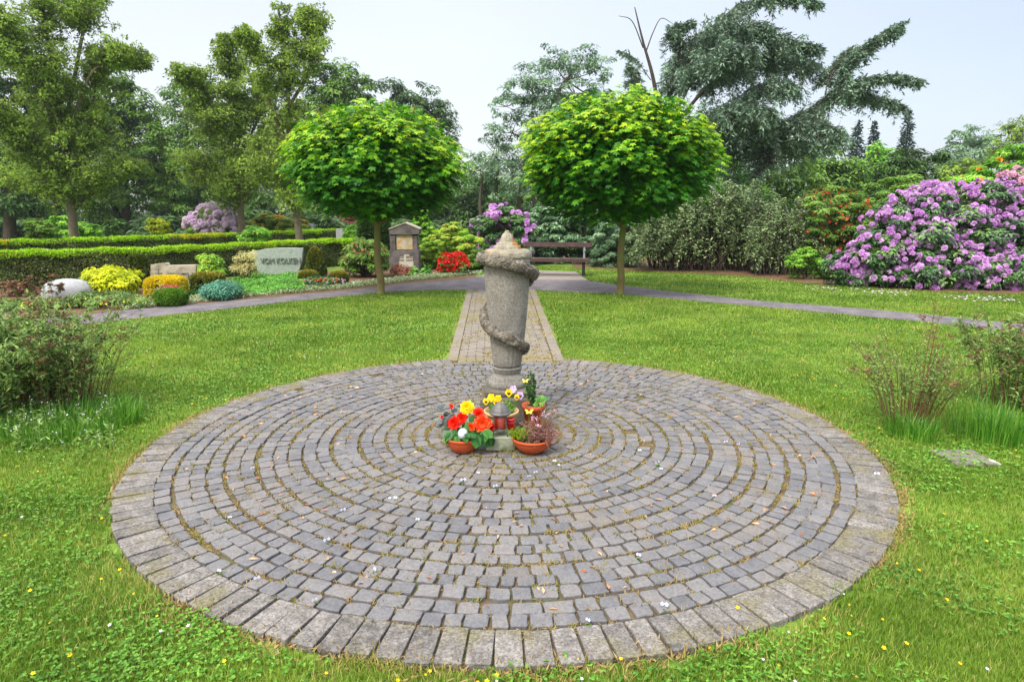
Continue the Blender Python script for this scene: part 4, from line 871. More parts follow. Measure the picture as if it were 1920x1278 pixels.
# ================================================================ GRAVE ROW ON THE LEFT
def text_on(s, w_, c, mat, parent, name='lettering', ext=.012, rz=0, h=None, bold=0.):
    cu = bpy.data.curves.new('t', 'FONT'); cu.body = s; cu.extrude = ext; cu.size = 1; cu.align_x = 'CENTER'; cu.align_y = 'CENTER'; cu.offset = bold
    o = bpy.data.objects.new('t', cu); COL.objects.link(o); dg = bpy.context.evaluated_depsgraph_get(); dg.update()
    me = bpy.data.meshes.new_from_object(o.evaluated_get(dg)); bpy.data.objects.remove(o)
    co = np.array([v.co[:] for v in me.vertices]); sx = w_ / (co[:, 0].max() - co[:, 0].min()); sy = sx if h is None else h / (co[:, 1].max() - co[:, 1].min())
    v = np.stack([co[:, 0] * sx, -co[:, 2], co[:, 1] * sy], 1); c_, s_ = math.cos(rz), math.sin(rz)
    v = np.stack([v[:, 0] * c_ - v[:, 1] * s_, v[:, 0] * s_ + v[:, 1] * c_, v[:, 2]], 1) + c
    m = MB(); m.faces(v, [tuple(p.vertices) for p in me.polygons]); return m.build(name, mat, parent)
def slab(m, outline_px, Y, thick, rz=0, rnd=.5, bev=0):
    """a slab traced in the picture at depth Y, given a real thickness"""
    a = np.array([P(x, y, Y) for x, y in outline_px]); b = a + [0, thick, 0]; n = len(a)
    c = a.mean(0); ca, sa = math.cos(rz), math.sin(rz)
    v = np.vstack([a, b]); 
    if rz: v = np.stack([(v[:, 0] - c[0]) * ca - (v[:, 1] - Y) * sa + c[0], (v[:, 0] - c[0]) * sa + (v[:, 1] - Y) * ca + Y, v[:, 2]], 1)
    m.faces(v, [tuple(range(n)), tuple(range(2 * n - 1, n - 1, -1))] + [(i, n + i, n + (i + 1) % n, (i + 1) % n) for i in range(n)], rnd); return m
# wide grey slab with raised letters
gy = 16.6; c0 = P(520, 520, gy)
t = thing('gravestone', (c0[0], gy, 0), 'wide grey-green granite gravestone with raised family name on a narrow foot', 'gravestone')
up_ = [(475, 471), (495, 467), (520, 465), (545, 465), (566, 466)]; ov = [(566, 466), (564, 490), (559, 508), (556, 511), (540, 514), (515, 515), (492, 514), (485, 509), (480, 494), (475, 471)]
m = MB(); slab(m, (up_ + ov[1:-1])[::-1], gy, .17, R_(8)); m.build('slab', M['greystone'], t)
m = MB(); slab(m, [(497, 524), (549, 524), (553, 510), (497, 510)], gy + .03, .12, R_(8)); m.build('foot', M['greystone'], t)
text_on('VOM KOLKEN', 72 * mpp(490, gy), P(526, 489, gy - .012) + [0, 0, 0], M['letter'], t, rz=R_(8), h=.135)
# beige two-part stone
gy = 14.6; c0 = P(325, 530, gy); t = thing('gravestone', (c0[0], gy, 0), 'weathered beige limestone gravestone with a taller left end, behind the yellow-rimmed shrub', 'gravestone')
m = MB(); slab(m, [(282, 545), (311, 545), (310, 496), (307, 493), (283, 496)], gy, .24, R_(4)); m.build('raised_end', M['beigestone'], t)
m = MB(); slab(m, [(311, 545), (363, 545), (367, 500), (365, 497), (311, 498)], gy + .03, .2, R_(4)); m.build('slab', M['beigestone'], t)
text_on('ERICH', 46 * mpp(517, gy), P(338, 517, gy + .012), M['letter'], t, rz=R_(4), h=.13)
# cross relief on the taller end
m = MB(); m.box(P(297, 511, gy - .005), (.016, .02, .2)); m.box(P(297, 512, gy - .006), (.15, .018, .016)); m.build('cross', M['letter'], t)
# boulder
gy = 12.9; c0 = P(127, 552, gy); m = MB(); prof_ = [(.44, -.03), (.47, .08), (.45, .19), (.38, .29), (.24, .35), (.08, .37), (.01, .37)]
m.lathe((0, 0, 0), prof_, 32, lambda r, z, a, k: r * (1 + .09 * math.sin(a * 3 + 1) + .04 * math.sin(a * 7)) * (1.0 if abs(math.sin(a)) < .5 else .9), top=True)
ob = m.build('boulder_gravestone', M['boulder'], smooth=True); ob.location = (c0[0], gy, 0); tag(ob, 'low rounded pale grey boulder gravestone beside the golden yew', 'gravestone')
# temple-front tomb
gy = 18.4; c0 = P(757, 507, gy); t = thing('tombstone', (c0[0], gy, 0), 'tall weathered tombstone with gabled top, stained plaque and small cross', 'tombstone')
def bx(m, x0, x1, y0, y1, Y, th, bev=.01): 
    a, b = P(x0, y1, Y), P(x1, y0, Y); m.box(((a[0] + b[0]) / 2, Y + th / 2, (a[2] + b[2]) / 2), (b[0] - a[0], th, b[2] - a[2]), 0, bev)
m = MB(); bx(m, 733, 782, 440, 511, gy, .3); bx(m, 730, 785, 470, 511, gy - .05, .4); m.build('body', M['tomb'], t)
for x0, x1 in ((733.5, 741), (774, 782)):
    m = MB(); bx(m, x0, x1, 446, 469.5, gy - .045, .05, .004); bx(m, x0 - 1, x1 + 1, 439, 441.5, gy - .06, .07, .004); bx(m, x0 - .6, x1 + .6, 443, 446, gy - .055, .06, .004); m.build('pilaster', M['tomb'], t)
m = MB(); slab(m, [(729.5, 439), (786, 439), (786, 428), (759, 417), (729.5, 428)], gy - .09, .46); m.build('gable', M['tomb'], t)
m = MB(); slab(m, [(728.5, 428), (759, 416.6), (759, 418.8), (728.5, 430.4)], gy - .11, .5); slab(m, [(759, 416.6), (787, 428), (787, 430.4), (759, 418.8)], gy - .11, .5); m.build('capping', M['tombcap'], t)
m = MB(); bx(m, 744, 773, 439.5, 468, gy - .02, .02, 0); m.build('upper_plaque', M['plaque'], t)
m = MB(); bx(m, 749, 775, 490, 501, gy - .066, .016, 0); m.build('lower_plaque', M['plaque2'], t)
m = MB(); bx(m, 757.5, 767.5, 477.5, 480, gy - .07, .02, 0); bx(m, 757.5, 761, 480, 491, gy - .068, .018, 0); bx(m, 749.5, 774, 485, 487, gy - .072, .022, 0); m.build('cross', M['plaque2'], t)
text_on('FAM. TONN', 24 * mpp(483, gy), P(762, 482.8, gy - .06), M['plaque2'], t, h=.05, ext=.006)
text_on('ANNA WINKLER', 25 * mpp(489, gy), P(762, 488.6, gy - .06), M['plaque2'], t, h=.042, ext=.006)
# distant stones
for (x0, x1, y0, y1, gy, lab, mt) in ((574, 588, 419, 437, 36, 'small square brownish gravestone far behind the hedges', 'darkgrave'), (615, 637, 410, 437, 38, 'large dark grey gravestone far behind the hedges, wider at the top', 'darkgrave'), (630, 642, 429, 444, 30, 'small pale grey gravestone just behind the front hedge', 'boulder')):
    m = MB()
    if x0 == 615: slab(m, [(619, 441), (637.5, 441), (637, 410), (615, 410)], gy, .25)
    else: slab(m, [(x0, y1 + 4), (x1, y1 + 4), (x1, y0), (x0, y0)], gy, .2)
    o = m.build('gravestone', M[mt], origin=(gx((x0 + x1) / 2, gy), gy, 0)); tag(o, lab, 'gravestone')
m = MB(); slab(m, [(58, 480), (84, 480), (84, 471), (79, 468), (67, 467), (58, 472)], 16.6, .25); tag(m.build('gravestone', M['beigestone'], origin=(gx(70, 16.6), 16.6, 0)), 'pale gravestone with only its top showing between the two long hedges', 'gravestone')
m = MB(); m.box(G(1812, 863) + [0, .02, -.004], (.31, .28, .05), .06, .006, .5, jit=.004); tag(m.build('flagstone', M['flag'], origin=tuple(G(1812, 863))), 'square lichened flagstone sunk in the lawn right of the circle', 'paving slab')
# little grave lights
for (px, py, lab) in ((437, 553, 'small white plastic grave light beside the blue juniper'), (665, 536, 'small white plastic grave light beside the clipped balls')):
    q = G(px, py); r_ = thing('grave_light', q, lab, 'grave light'); m = MB(); s_ = 1.0
    m.lathe(q, [(.035, 0), (.035, .02), (.03, .022), (.042, .09), (.045, .1), (.04, .102)], 16); m.build('cup', M['whiteplastic'], r_, smooth=True)
    m = MB(); m.lathe(q, [(.028, .1025), (.026, .115), (.01, .12)], 12); m.build('lid', M['bronze'], r_)

# hedges
def hedge(label, pts, h, w_, n=60000, leaf=.05, orange=0., name='hedge', htop=.10):
    p = np.array(pts, float); root = thing(name, (p[0][0], p[0][1], 0), label, 'hedge')
    seg = np.linalg.norm(np.diff(p, axis=0), axis=1); cum = np.concatenate([[0], np.cumsum(seg)]); Lh = cum[-1]
    def at(s_): return np.stack([np.interp(s_, cum, p[:, 0]), np.interp(s_, cum, p[:, 1])], 1)
    d = nrm(np.array([p[-1] - p[0]])); nl = np.array([-d[0][1], d[0][0]])
    s_ = np.linspace(0, Lh, 40); q = at(s_); core = MB()
    a = np.hstack([q - nl * (w_ / 2 - .07), np.zeros((40, 1))]); b = np.hstack([q + nl * (w_ / 2 - .07), np.zeros((40, 1))])
    top = [0, 0, h - .1]; v = np.vstack([a, a + top, b + top, b]); fs = []
    for i in range(39):
        for k in range(3): fs.append((k * 40 + i, k * 40 + i + 1, (k + 1) * 40 + i + 1, (k + 1) * 40 + i))
    fs += [(0, 40, 80, 120), (39, 159, 119, 79)]; core.faces(v, fs); core.build('twigs', M['core'], root)
    f = MB(); n1 = int(n * .7); s_ = rng.uniform(0, Lh, n1); q = at(s_); side = np.where(rng.random(n1) < .75, -1, 1); z = rng.uniform(.02, 1, n1) * (h - .02)
    wv = .03 * np.sin(s_ * 2.3) + .03 * np.sin(s_ * 5.1 + z * 7)
    keep = (np.sin(s_ * 3.3 + 3 * np.sin(z * 6)) * np.sin(s_ * 7.9 + z * 9) > -.55) | (rng.random(n1) < .35)
    pos = np.hstack([q + nl * (side * (w_ / 2 + wv - rng.uniform(0, .09, n1)))[:, None], z[:, None]]); nv = np.hstack([np.outer(side, nl), np.full((n1, 1), .55)]) + rdir(n1) * .6
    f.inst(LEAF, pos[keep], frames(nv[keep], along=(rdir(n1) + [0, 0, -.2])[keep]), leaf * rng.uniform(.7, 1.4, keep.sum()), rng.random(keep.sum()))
    for e_ in (0, Lh):
        k = int(n1 * w_ / Lh * 1.0) + 50; q = at(np.full(k, e_)) + nl * rng.uniform(-w_ / 2, w_ / 2, k)[:, None] + d[0] * rng.uniform(-.06, .03, k)[:, None] * (1 if e_ else -1) * -1
        f.inst(LEAF, np.hstack([q, rng.uniform(0, h, (k, 1))]), frames(rdir(k) + np.append(d[0] * (1 if e_ else -1), .5)), leaf, rng.random(k))
    f.build('side_foliage', M['hedge'], root)
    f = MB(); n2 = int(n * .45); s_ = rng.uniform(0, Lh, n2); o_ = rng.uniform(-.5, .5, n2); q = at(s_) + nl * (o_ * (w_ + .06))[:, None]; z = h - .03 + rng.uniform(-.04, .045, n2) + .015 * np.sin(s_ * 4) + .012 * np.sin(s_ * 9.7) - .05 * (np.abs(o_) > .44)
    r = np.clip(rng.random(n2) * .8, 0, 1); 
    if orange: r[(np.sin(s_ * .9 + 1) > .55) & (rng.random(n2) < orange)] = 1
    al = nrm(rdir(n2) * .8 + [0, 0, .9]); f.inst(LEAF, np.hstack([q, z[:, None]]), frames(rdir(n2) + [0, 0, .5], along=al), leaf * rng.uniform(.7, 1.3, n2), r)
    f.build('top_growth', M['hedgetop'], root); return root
def gp(px, Y): return (gx(px, Y), Y)
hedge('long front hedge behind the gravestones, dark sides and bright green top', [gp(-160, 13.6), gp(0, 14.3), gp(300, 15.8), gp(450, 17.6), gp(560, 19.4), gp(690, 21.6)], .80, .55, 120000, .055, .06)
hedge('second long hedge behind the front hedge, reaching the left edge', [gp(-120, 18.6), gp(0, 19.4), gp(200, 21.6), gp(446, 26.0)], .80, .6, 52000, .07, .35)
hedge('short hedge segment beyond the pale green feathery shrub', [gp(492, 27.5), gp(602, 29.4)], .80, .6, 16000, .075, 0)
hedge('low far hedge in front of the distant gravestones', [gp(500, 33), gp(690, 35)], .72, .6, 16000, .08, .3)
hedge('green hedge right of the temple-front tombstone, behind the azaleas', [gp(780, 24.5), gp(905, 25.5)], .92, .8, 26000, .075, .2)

# shrubs of the grave row (left to right)
def TUFT(k=9):
    v = []; fs = []
    for i in range(k):
        a = i / k * 6.283; b = len(v); e = .75 if i % 2 else .35
        v += [(math.cos(a) * .04, math.sin(a) * .04, 0), (math.cos(a + .9) * .06, math.sin(a + .9) * .06, .1), (math.cos(a) * .6 * (1 - e * .4), math.sin(a) * .6 * (1 - e * .4), e + .25)]; fs.append((b, b + 1, b + 2))
    return (v, fs)
TF = TUFT()
pxbush('golden_yew', 'bright golden-yellow bushy yew beside the pale boulder', 150, 252, 508, 13.4, 'yellowyew', leaf=.075, n=6500, ncl=60, csz=.2, jitter=.08, topfresh=.3)
clipped('columnar_yew', 'thin dark columnar conifer between the golden yew and the beige gravestone', 248, 272, 478, 14.6, 'yew', .06, 4500, 4, topfresh=0)
clipped('yellow_rimmed_shrub', 'rounded clipped conifer with a golden-yellow top in front of the beige gravestone', 275, 340, 518, 12.9, 'yellowtop', .04, 12000, 3.4)
r = bush('pink_begonia_plant', 'coral-pink begonias planted in front of the yellow-topped conifer', (gx(309, 12.2), 12.25), .22, .14, .30, 'f_grey', leaf=.06, n=900, ncl=16, csz=.4, cat='flowers', flowers=[('blossoms', 'coralp', 46, .035, .0, 'truss')], stems=False)
clipped('low_green_dome', 'small low dark green dome conifer in front of the pink begonias', 288, 342, 541, 11.75, 'low_dome', .035, 8000, 2.4)
pxbush('thread_cypress', 'yellow-green upright feathery conifer right of the beige gravestone', 364, 420, 481, 14.7, 'azaleaG', leaf=.07, n=4500, ncl=22, csz=.28, jitter=.12, shape=1.7)
clipped('flat_topped_conifer', 'brownish green flat-topped conifer behind the blue juniper', 361, 413, 512, 13.6, 'yew', .05, 7500, 3.6, topfresh=.6)
pxbush('blue_juniper', 'low blue-green spreading juniper beside the grave light', 377, 446, 534, 12.7, 'juniper', ry=.45, leaf=.05, n=5000, ncl=46, csz=.4, jitter=.1, shape=2, stems=False)
# variegated shrub: pale leaves on fanning bare stems
vy = 15.6; t = thing('variegated_shrub', (gx(458, vy), vy, 0), 'cream-variegated shrub on bare fanning stems in front of the lettered gravestone', 'shrub'); s_ = MB(); f = MB()
for i in range(26):
    e = P(rng.uniform(437, 484), rng.uniform(474, 512), vy + rng.uniform(-.3, .3)); b = np.array([gx(460, vy) + rng.normal(0, .05), vy, 0]); s_.tube(smoothpath([b, (b + e) / 2 + [0, 0, -.04], e], 7), np.linspace(.012, .005, 7), 4)
    clump_leaves(f, np.array([e]), np.array([.11]), rdir(1), 90, .04, LEAF, .8)
s_.build('stems', M['twig'], t); f.build('foliage', M['variegated'], t)
def carpet(name, label, poly_px, h, mat, n, leaf, cat='ground cover', kind='stuff', z=0.):
    q = gpts(poly_px); f = MB(); lo, hi = q.min(0), q.max(0); x = rng.uniform(lo[0], hi[0], n * 3); y = rng.uniform(lo[1], hi[1], n * 3); ins = np.zeros(len(x), bool); m_ = len(q)
    for i in range(m_):
        (x1, y1), (x2, y2) = q[i], q[(i + 1) % m_]; ins ^= ((y1 > y) != (y2 > y)) & (x < (x2 - x1) * (y - y1) / (y2 - y1 + 1e-9) + x1)
    x, y = x[ins][:n], y[ins][:n]; k = len(x); zz_ = z + h * rng.uniform(.25, 1, k) * (.75 + .25 * np.sin(x * 7) * np.sin(y * 6))
    f.inst(LEAF, np.stack([x, y, zz_], 1), frames(rdir(k) * .8 + [0, -.1, 1], along=rdir(k)), leaf * rng.uniform(.7, 1.3, k), rng.random(k))
    o = f.build(name, M[mat]); o['kind'] = kind; o['label'] = label; o['category'] = cat; return o
carpet('leafy_ground_cover', 'green leafy ground cover filling the plot of the lettered gravestone', [(418, 559), (470, 555), (570, 547), (572, 528), (545, 521), (470, 522), (425, 535), (440, 548)], .18, 'carpet', 15000, .05)
carpet('bright_ground_cover', 'bright green ground cover at the foot of the beige gravestone', [(338, 557), (366, 553), (366, 540), (336, 540)], .12, 'carpet', 1500, .05)
carpet('edging_ground_cover', 'low variegated edging plants along the gravel path', [(225, 583), (330, 572), (480, 557), (640, 543), (780, 527), (907, 514), (905, 508), (780, 519), (640, 535), (480, 548), (330, 563), (222, 571)], .10, 'edging', 34000, .042)
clipped('cone_yew', 'clipped cone-shaped yew between the two clipped balls', 573, 611, 464, 16.4, 'yew', .05, 9000, 2.6, cone=.62)
ball = clipped('clipped_ball', 'clipped yew ball left of the yellow and orange bedding plants', 560, 594, 507, 15.6, 'yew', .04, 8000, 2.2, topfresh=.6, group='clipped yew balls')
b2 = copy_tree(ball); b2.location = (gx(634, 15.3), 15.3, 0); b2.rotation_euler.z = 2; b2['label'] = 'clipped yew ball right of the orange bedding plants, beside the white grave light'
bush('orange_begonia_plant', 'bed of small orange and white begonias between the clipped balls', (gx(606, 14.75), 14.75), .52, .2, .19, 'begleaf', leaf=.05, n=1800, ncl=40, csz=.4, cat='flowers', flowers=[('orange_blossoms', 'begorange', 44, .032, .2, 'truss'), ('white_blossoms', 'whitep', 30, .03, -.1, 'truss')], stems=False)
pxbush('rounded_rhododendron', 'rounded rhododendron bush with pinkish buds left of the maple trunk', 644, 730, 455, 17.0, 'f_mid', leaf=.08, n=9000, ncl=90, csz=.2, jitter=.05, flowers=[('buds', 'rosy', 120, .04, -.1, 'one')], topfresh=.4)
clipped('columnar_thuja', 'tall dark thuja column behind the left maple trunk', 676, 732, 388, 19.6, 'f_dark', .11, 15000, 3.0, cone=.2, topfresh=0)
pxbush('feathery_shrub', 'bright pale-green feathery shrub growing over the front hedge', 452, 508, 424, 20.5, 'f_bright', leaf=.09, n=5000, ncl=40, csz=.24, jitter=.12)
pxbush('lime_shrub', 'small lime-green shrub behind the front hedge beside the thuja', 650, 690, 420, 25, 'f_bright', leaf=.11, n=2500, ncl=26, csz=.3, jitter=.1)
pxbush('reddish_ground_plant', 'low reddish plant at the foot of the temple-front tombstone', 732, 772, 499, 17.3, 'rosy', ry=.2, leaf=.05, n=1200, ncl=24, csz=.4, stems=False)
for px, lab in ((776, 'small bright green hosta left of the red azalea, nearer the tombstone'), (799, 'small bright green hosta beside the red azalea')): pxbush('hosta', lab, px - 8, px + 8, 502, 17.4, 'carpet', leaf=.11, n=90, ncl=8, csz=.5, tmpl=ROUND, stems=False, group='small hostas by the tombstone')
# azaleas: layered cushions
def cushion(label, Y, lobes, mat, base, leaf=.07, nm='azalea', cat='shrub', flowers=None, lowdark=True, n_per=160, bark='darkbark', csize=.34, ncl=18):
    root = thing(nm, (gx(base, Y), Y, 0), label, cat); f = MB(); s_ = MB()
    b = np.array([gx(base, Y), Y, 0.]); fl_ = {}
    for (c, r), lb_ in zip(lobe_points(Y, lobes), lobes):
        C, d = shell_clusters(c, r, ncl, .5, zmin=-.5); clump_leaves(f, C, r * csize * rng.uniform(.7, 1.2, len(C)), d, n_per, leaf, LEAF, .5, .5, topfresh=.3)
        s_.tube(smoothpath([b + rng.normal(0, .08, 3) * [1, 1, 0], (b + c) / 2, c], 6), np.linspace(.03, .012, 6), 5)
        for q in C[:4]: s_.tube([c, q], .008, 4)
        if flowers:
            nm_, fm, cnt, sz, kd = flowers; d2 = rdir(cnt * 4); d2 = d2[(d2[:, 2] > -.3) & (d2[:, 1] < .6)][:cnt]; fb = fl_.setdefault(nm_, (MB(), fm))[0]
            Q = c + d2 * r * rng.uniform(.85, 1.15, (len(d2), 1))
            if kd == 'truss': trusses(fb, Q, d2, sz)
            else: fb.inst(CUP, Q, frames(d2 + rdir(len(Q)) * .5), sz * rng.uniform(.6, 1.3, len(Q)), rng.random(len(Q)))
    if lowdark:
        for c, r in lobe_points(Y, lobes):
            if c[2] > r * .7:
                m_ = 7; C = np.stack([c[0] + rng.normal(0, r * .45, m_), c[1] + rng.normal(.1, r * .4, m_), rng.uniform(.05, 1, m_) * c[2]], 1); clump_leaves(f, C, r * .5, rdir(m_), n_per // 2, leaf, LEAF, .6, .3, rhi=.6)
    f.build('foliage', M[mat], root); s_.build('stems', M[bark], root)
    for k, (fb, fm) in fl_.items(): fb.build(k, M[fm], root)
    return root
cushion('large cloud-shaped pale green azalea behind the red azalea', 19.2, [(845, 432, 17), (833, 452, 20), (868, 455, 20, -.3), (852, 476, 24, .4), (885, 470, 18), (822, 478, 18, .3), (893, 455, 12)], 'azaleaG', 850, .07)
cushion('smaller pale green azalea between the tombstone and the cloud-shaped azalea', 19.4, [(800, 462, 16), (795, 480, 16), (812, 450, 10)], 'azaleaG', 800, .07)
cushion('red azalea in full flower beside the urn column', 17.5, [(838, 492, 15), (858, 488, 15), (868, 497, 12), (830, 504, 8), (849, 502, 14)], 'f_mid', 850, .05, flowers=('red_blossoms', 'redp', 130, .045, 'one'), n_per=60)
cushion('dark leafy shrub behind the urn column, right of the red azalea', 18.4, [(890, 490, 16), (876, 500, 12), (905, 492, 16), (895, 478, 12)], 'f_mid', 890, .07)
cushion('bright green bushy sapling right of the tombstone roof', 22, [(790, 405, 10), (785, 420, 12), (800, 425, 12), (795, 440, 14)], 'f_bright', 792, .09, nm='young_shrub', n_per=60)
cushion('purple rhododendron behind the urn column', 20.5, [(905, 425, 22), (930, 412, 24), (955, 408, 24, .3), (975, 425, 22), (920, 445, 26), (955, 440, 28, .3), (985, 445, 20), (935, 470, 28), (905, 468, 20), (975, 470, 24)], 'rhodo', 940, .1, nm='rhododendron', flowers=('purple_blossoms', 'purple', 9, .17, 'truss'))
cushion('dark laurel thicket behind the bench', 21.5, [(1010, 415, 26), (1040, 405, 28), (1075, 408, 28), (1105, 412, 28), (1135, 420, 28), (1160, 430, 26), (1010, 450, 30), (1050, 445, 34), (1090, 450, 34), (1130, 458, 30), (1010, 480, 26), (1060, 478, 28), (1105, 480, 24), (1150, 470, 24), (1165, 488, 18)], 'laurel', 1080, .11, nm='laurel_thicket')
cushion('grey-leaved shrub between the laurel and the right maple trunk', 20, [(1140, 445, 24), (1150, 470, 26), (1128, 482, 18), (1180, 440, 24), (1190, 475, 24)], 'f_grey', 1150, .08, nm='grey_shrub')
# arching cotoneaster
def arching(label, Y, x0, x1, ytop, ybot, mat, nm, n=230, leaf=.05, per=80, depth=1.6, seed=0):
    root = thing(nm, (gx((x0 + x1) / 2, Y), Y, 0), label, 'shrub'); f = MB(); s_ = MB(); s0 = mpp(430, Y)
    for i in range(n):
        bxp = rng.uniform(x0 + .15 * (x1 - x0), x1 - .15 * (x1 - x0)); b = np.array([gx(bxp, Y), Y + rng.uniform(-.5, .5) * depth, 0.])
        t_ = rng.uniform(0, 1); ex = np.clip(bxp + rng.normal(0, .3) * (x1 - x0), x0, x1); prof_ = math.sin(math.pi * np.clip((ex - x0) / (x1 - x0), .12, .88)) ** .5
        top = hz_(ybot + (ytop - ybot) * prof_ * rng.uniform(.55, 1.02), Y); yy = Y + rng.uniform(-1, .7) * depth
        e = np.array([gx(ex, Y), yy, max(.12, top * rng.uniform(.1, .95))]); mid = np.array([(b[0] + e[0]) / 2, (b[1] + yy) / 2, top * 1.1])
        p = smoothpath([b, b * .5 + mid * .5 + [0, 0, .1], mid, e], 12); s_.tube(p, np.linspace(.014, .004, 12), 4, rng.random())
        k = per; tt = rng.uniform(.22, 1, k) * 10.99; c = p[tt.astype(int)] * (1 - tt % 1)[:, None] + p[tt.astype(int) + 1] * (tt % 1)[:, None] + rng.normal(0, .03, (k, 3)) * [1, 1, .6]
        f.inst(LEAF, c, frames(rdir(k) * .7 + [0, -.2, 1], along=rdir(k)), leaf * rng.uniform(.7, 1.3, k), np.clip(rng.random(k) * .6 + rng.random() * .4, 0, 1))
    f.build('foliage', M[mat], root); s_.build('stems', M['darkbark'], root); return root
arching('large arching grey-green cotoneaster right of the right maple trunk', 19.3, 1175, 1500, 350, 505, 'coton', 'cotoneaster', 420, .085, 120, 1.5)
arching('drooping cotoneaster spreading low beside the red-flowered azalea', 17.8, 1390, 1520, 380, 515, 'coton', 'cotoneaster', 130, .075, 90, .9)
# right-hand rhododendrons and azaleas
cushion('tall azalea sprinkled with brick-red flowers left of the big purple rhododendron', 17.6, [(1530, 395, 34), (1560, 385, 34, .5), (1600, 390, 30), (1515, 430, 30), (1555, 430, 36), (1600, 425, 36), (1520, 465, 30), (1560, 470, 34), (1600, 465, 30), (1500, 485, 20), (1530, 500, 22), (1575, 500, 24)], 'f_mid', 1560, .075, flowers=('brick_red_blossoms', 'brickp', 34, .05, 'one'), n_per=130)
cushion('bright leafy low shrub with orange tips at the foot of the brick-red azalea', 16.4, [(1490, 492, 16), (1512, 480, 16), (1535, 500, 18), (1560, 508, 16)], 'f_bright', 1515, .07, n_per=60)
def big_rhodo(label, Y, lobes, fm, base, cnt, sz=.15, leafmat_='rhodo', leaf=.11, depthf=1.):
    return cushion(label, Y, lobes, leafmat_, base, leaf, nm='rhododendron', flowers=(('purple' if fm == 'purple' else 'pale_pink') + '_blossoms', fm, cnt, sz, 'truss'), n_per=90)
big_rhodo('huge purple rhododendron in full flower on the right beside the lawn', 15.0, [(1745, 385, 40, .6), (1700, 410, 48, .4), (1780, 400, 50, .7), (1850, 390, 50, .8), (1910, 410, 50, .6), (1660, 440, 44), (1720, 460, 60), (1800, 450, 65, .2), (1870, 460, 60, .1), (1930, 470, 55), (1640, 480, 42, -.2), (1700, 500, 52, -.3), (1770, 505, 55, -.3), (1840, 510, 55, -.4), (1900, 515, 50, -.5), (1960, 500, 60), (1655, 520, 34, -.3), (1580, 500, 26), (1600, 520, 26), (1820, 535, 34, -.6), (1720, 530, 34, -.5), (1880, 540, 30, -.6)], 'purple', 1780, 58, .105)
big_rhodo('pale pink rhododendron behind the huge purple one, at the right edge', 16.6, [(1905, 345, 28), (1885, 372, 26), (1930, 365, 40), (1950, 330, 30)], 'pink', 1910, 30, .14)
cushion('tall azalea with orange flowers behind the purple rhododendron', 17.6, [(1860, 330, 30), (1900, 300, 28), (1830, 350, 30), (1790, 360, 26), (1930, 300, 34), (1870, 370, 34), (1760, 370, 24), (1810, 385, 30)], 'f_bright', 1860, .09, flowers=('orange_blossoms', 'orangep', 3, .11, 'truss'), n_per=110)
cushion('leafy shrub growing up behind the middle of the purple rhododendron', 18.2, [(1660, 370, 36), (1700, 360, 34), (1740, 365, 30), (1640, 400, 34), (1680, 400, 36)], 'f_mid', 1690, .09)
# fallen petals
pt = MB(); xy = []
for _ in range(170):
    px_ = rng.choice([1545, 1625, 1660, 1690, 1790, 1850, 1880]) + rng.normal(0, 14); q_ = G(px_, np.interp(px_, [1535, 1700, 1920], [542, 553, 568]) + rng.normal(0, 2.5)); xy.append([q_[0], q_[1], .04])
pt.inst(ROUND, np.array(xy), frames(rdir(len(xy)) * .3 + [0, 0, 1]), .045, rng.random(len(xy))); stuff(pt.build('fallen_petals', M['lilac']), 'fallen pale petals on the grass under the purple rhododendron', 'petals')

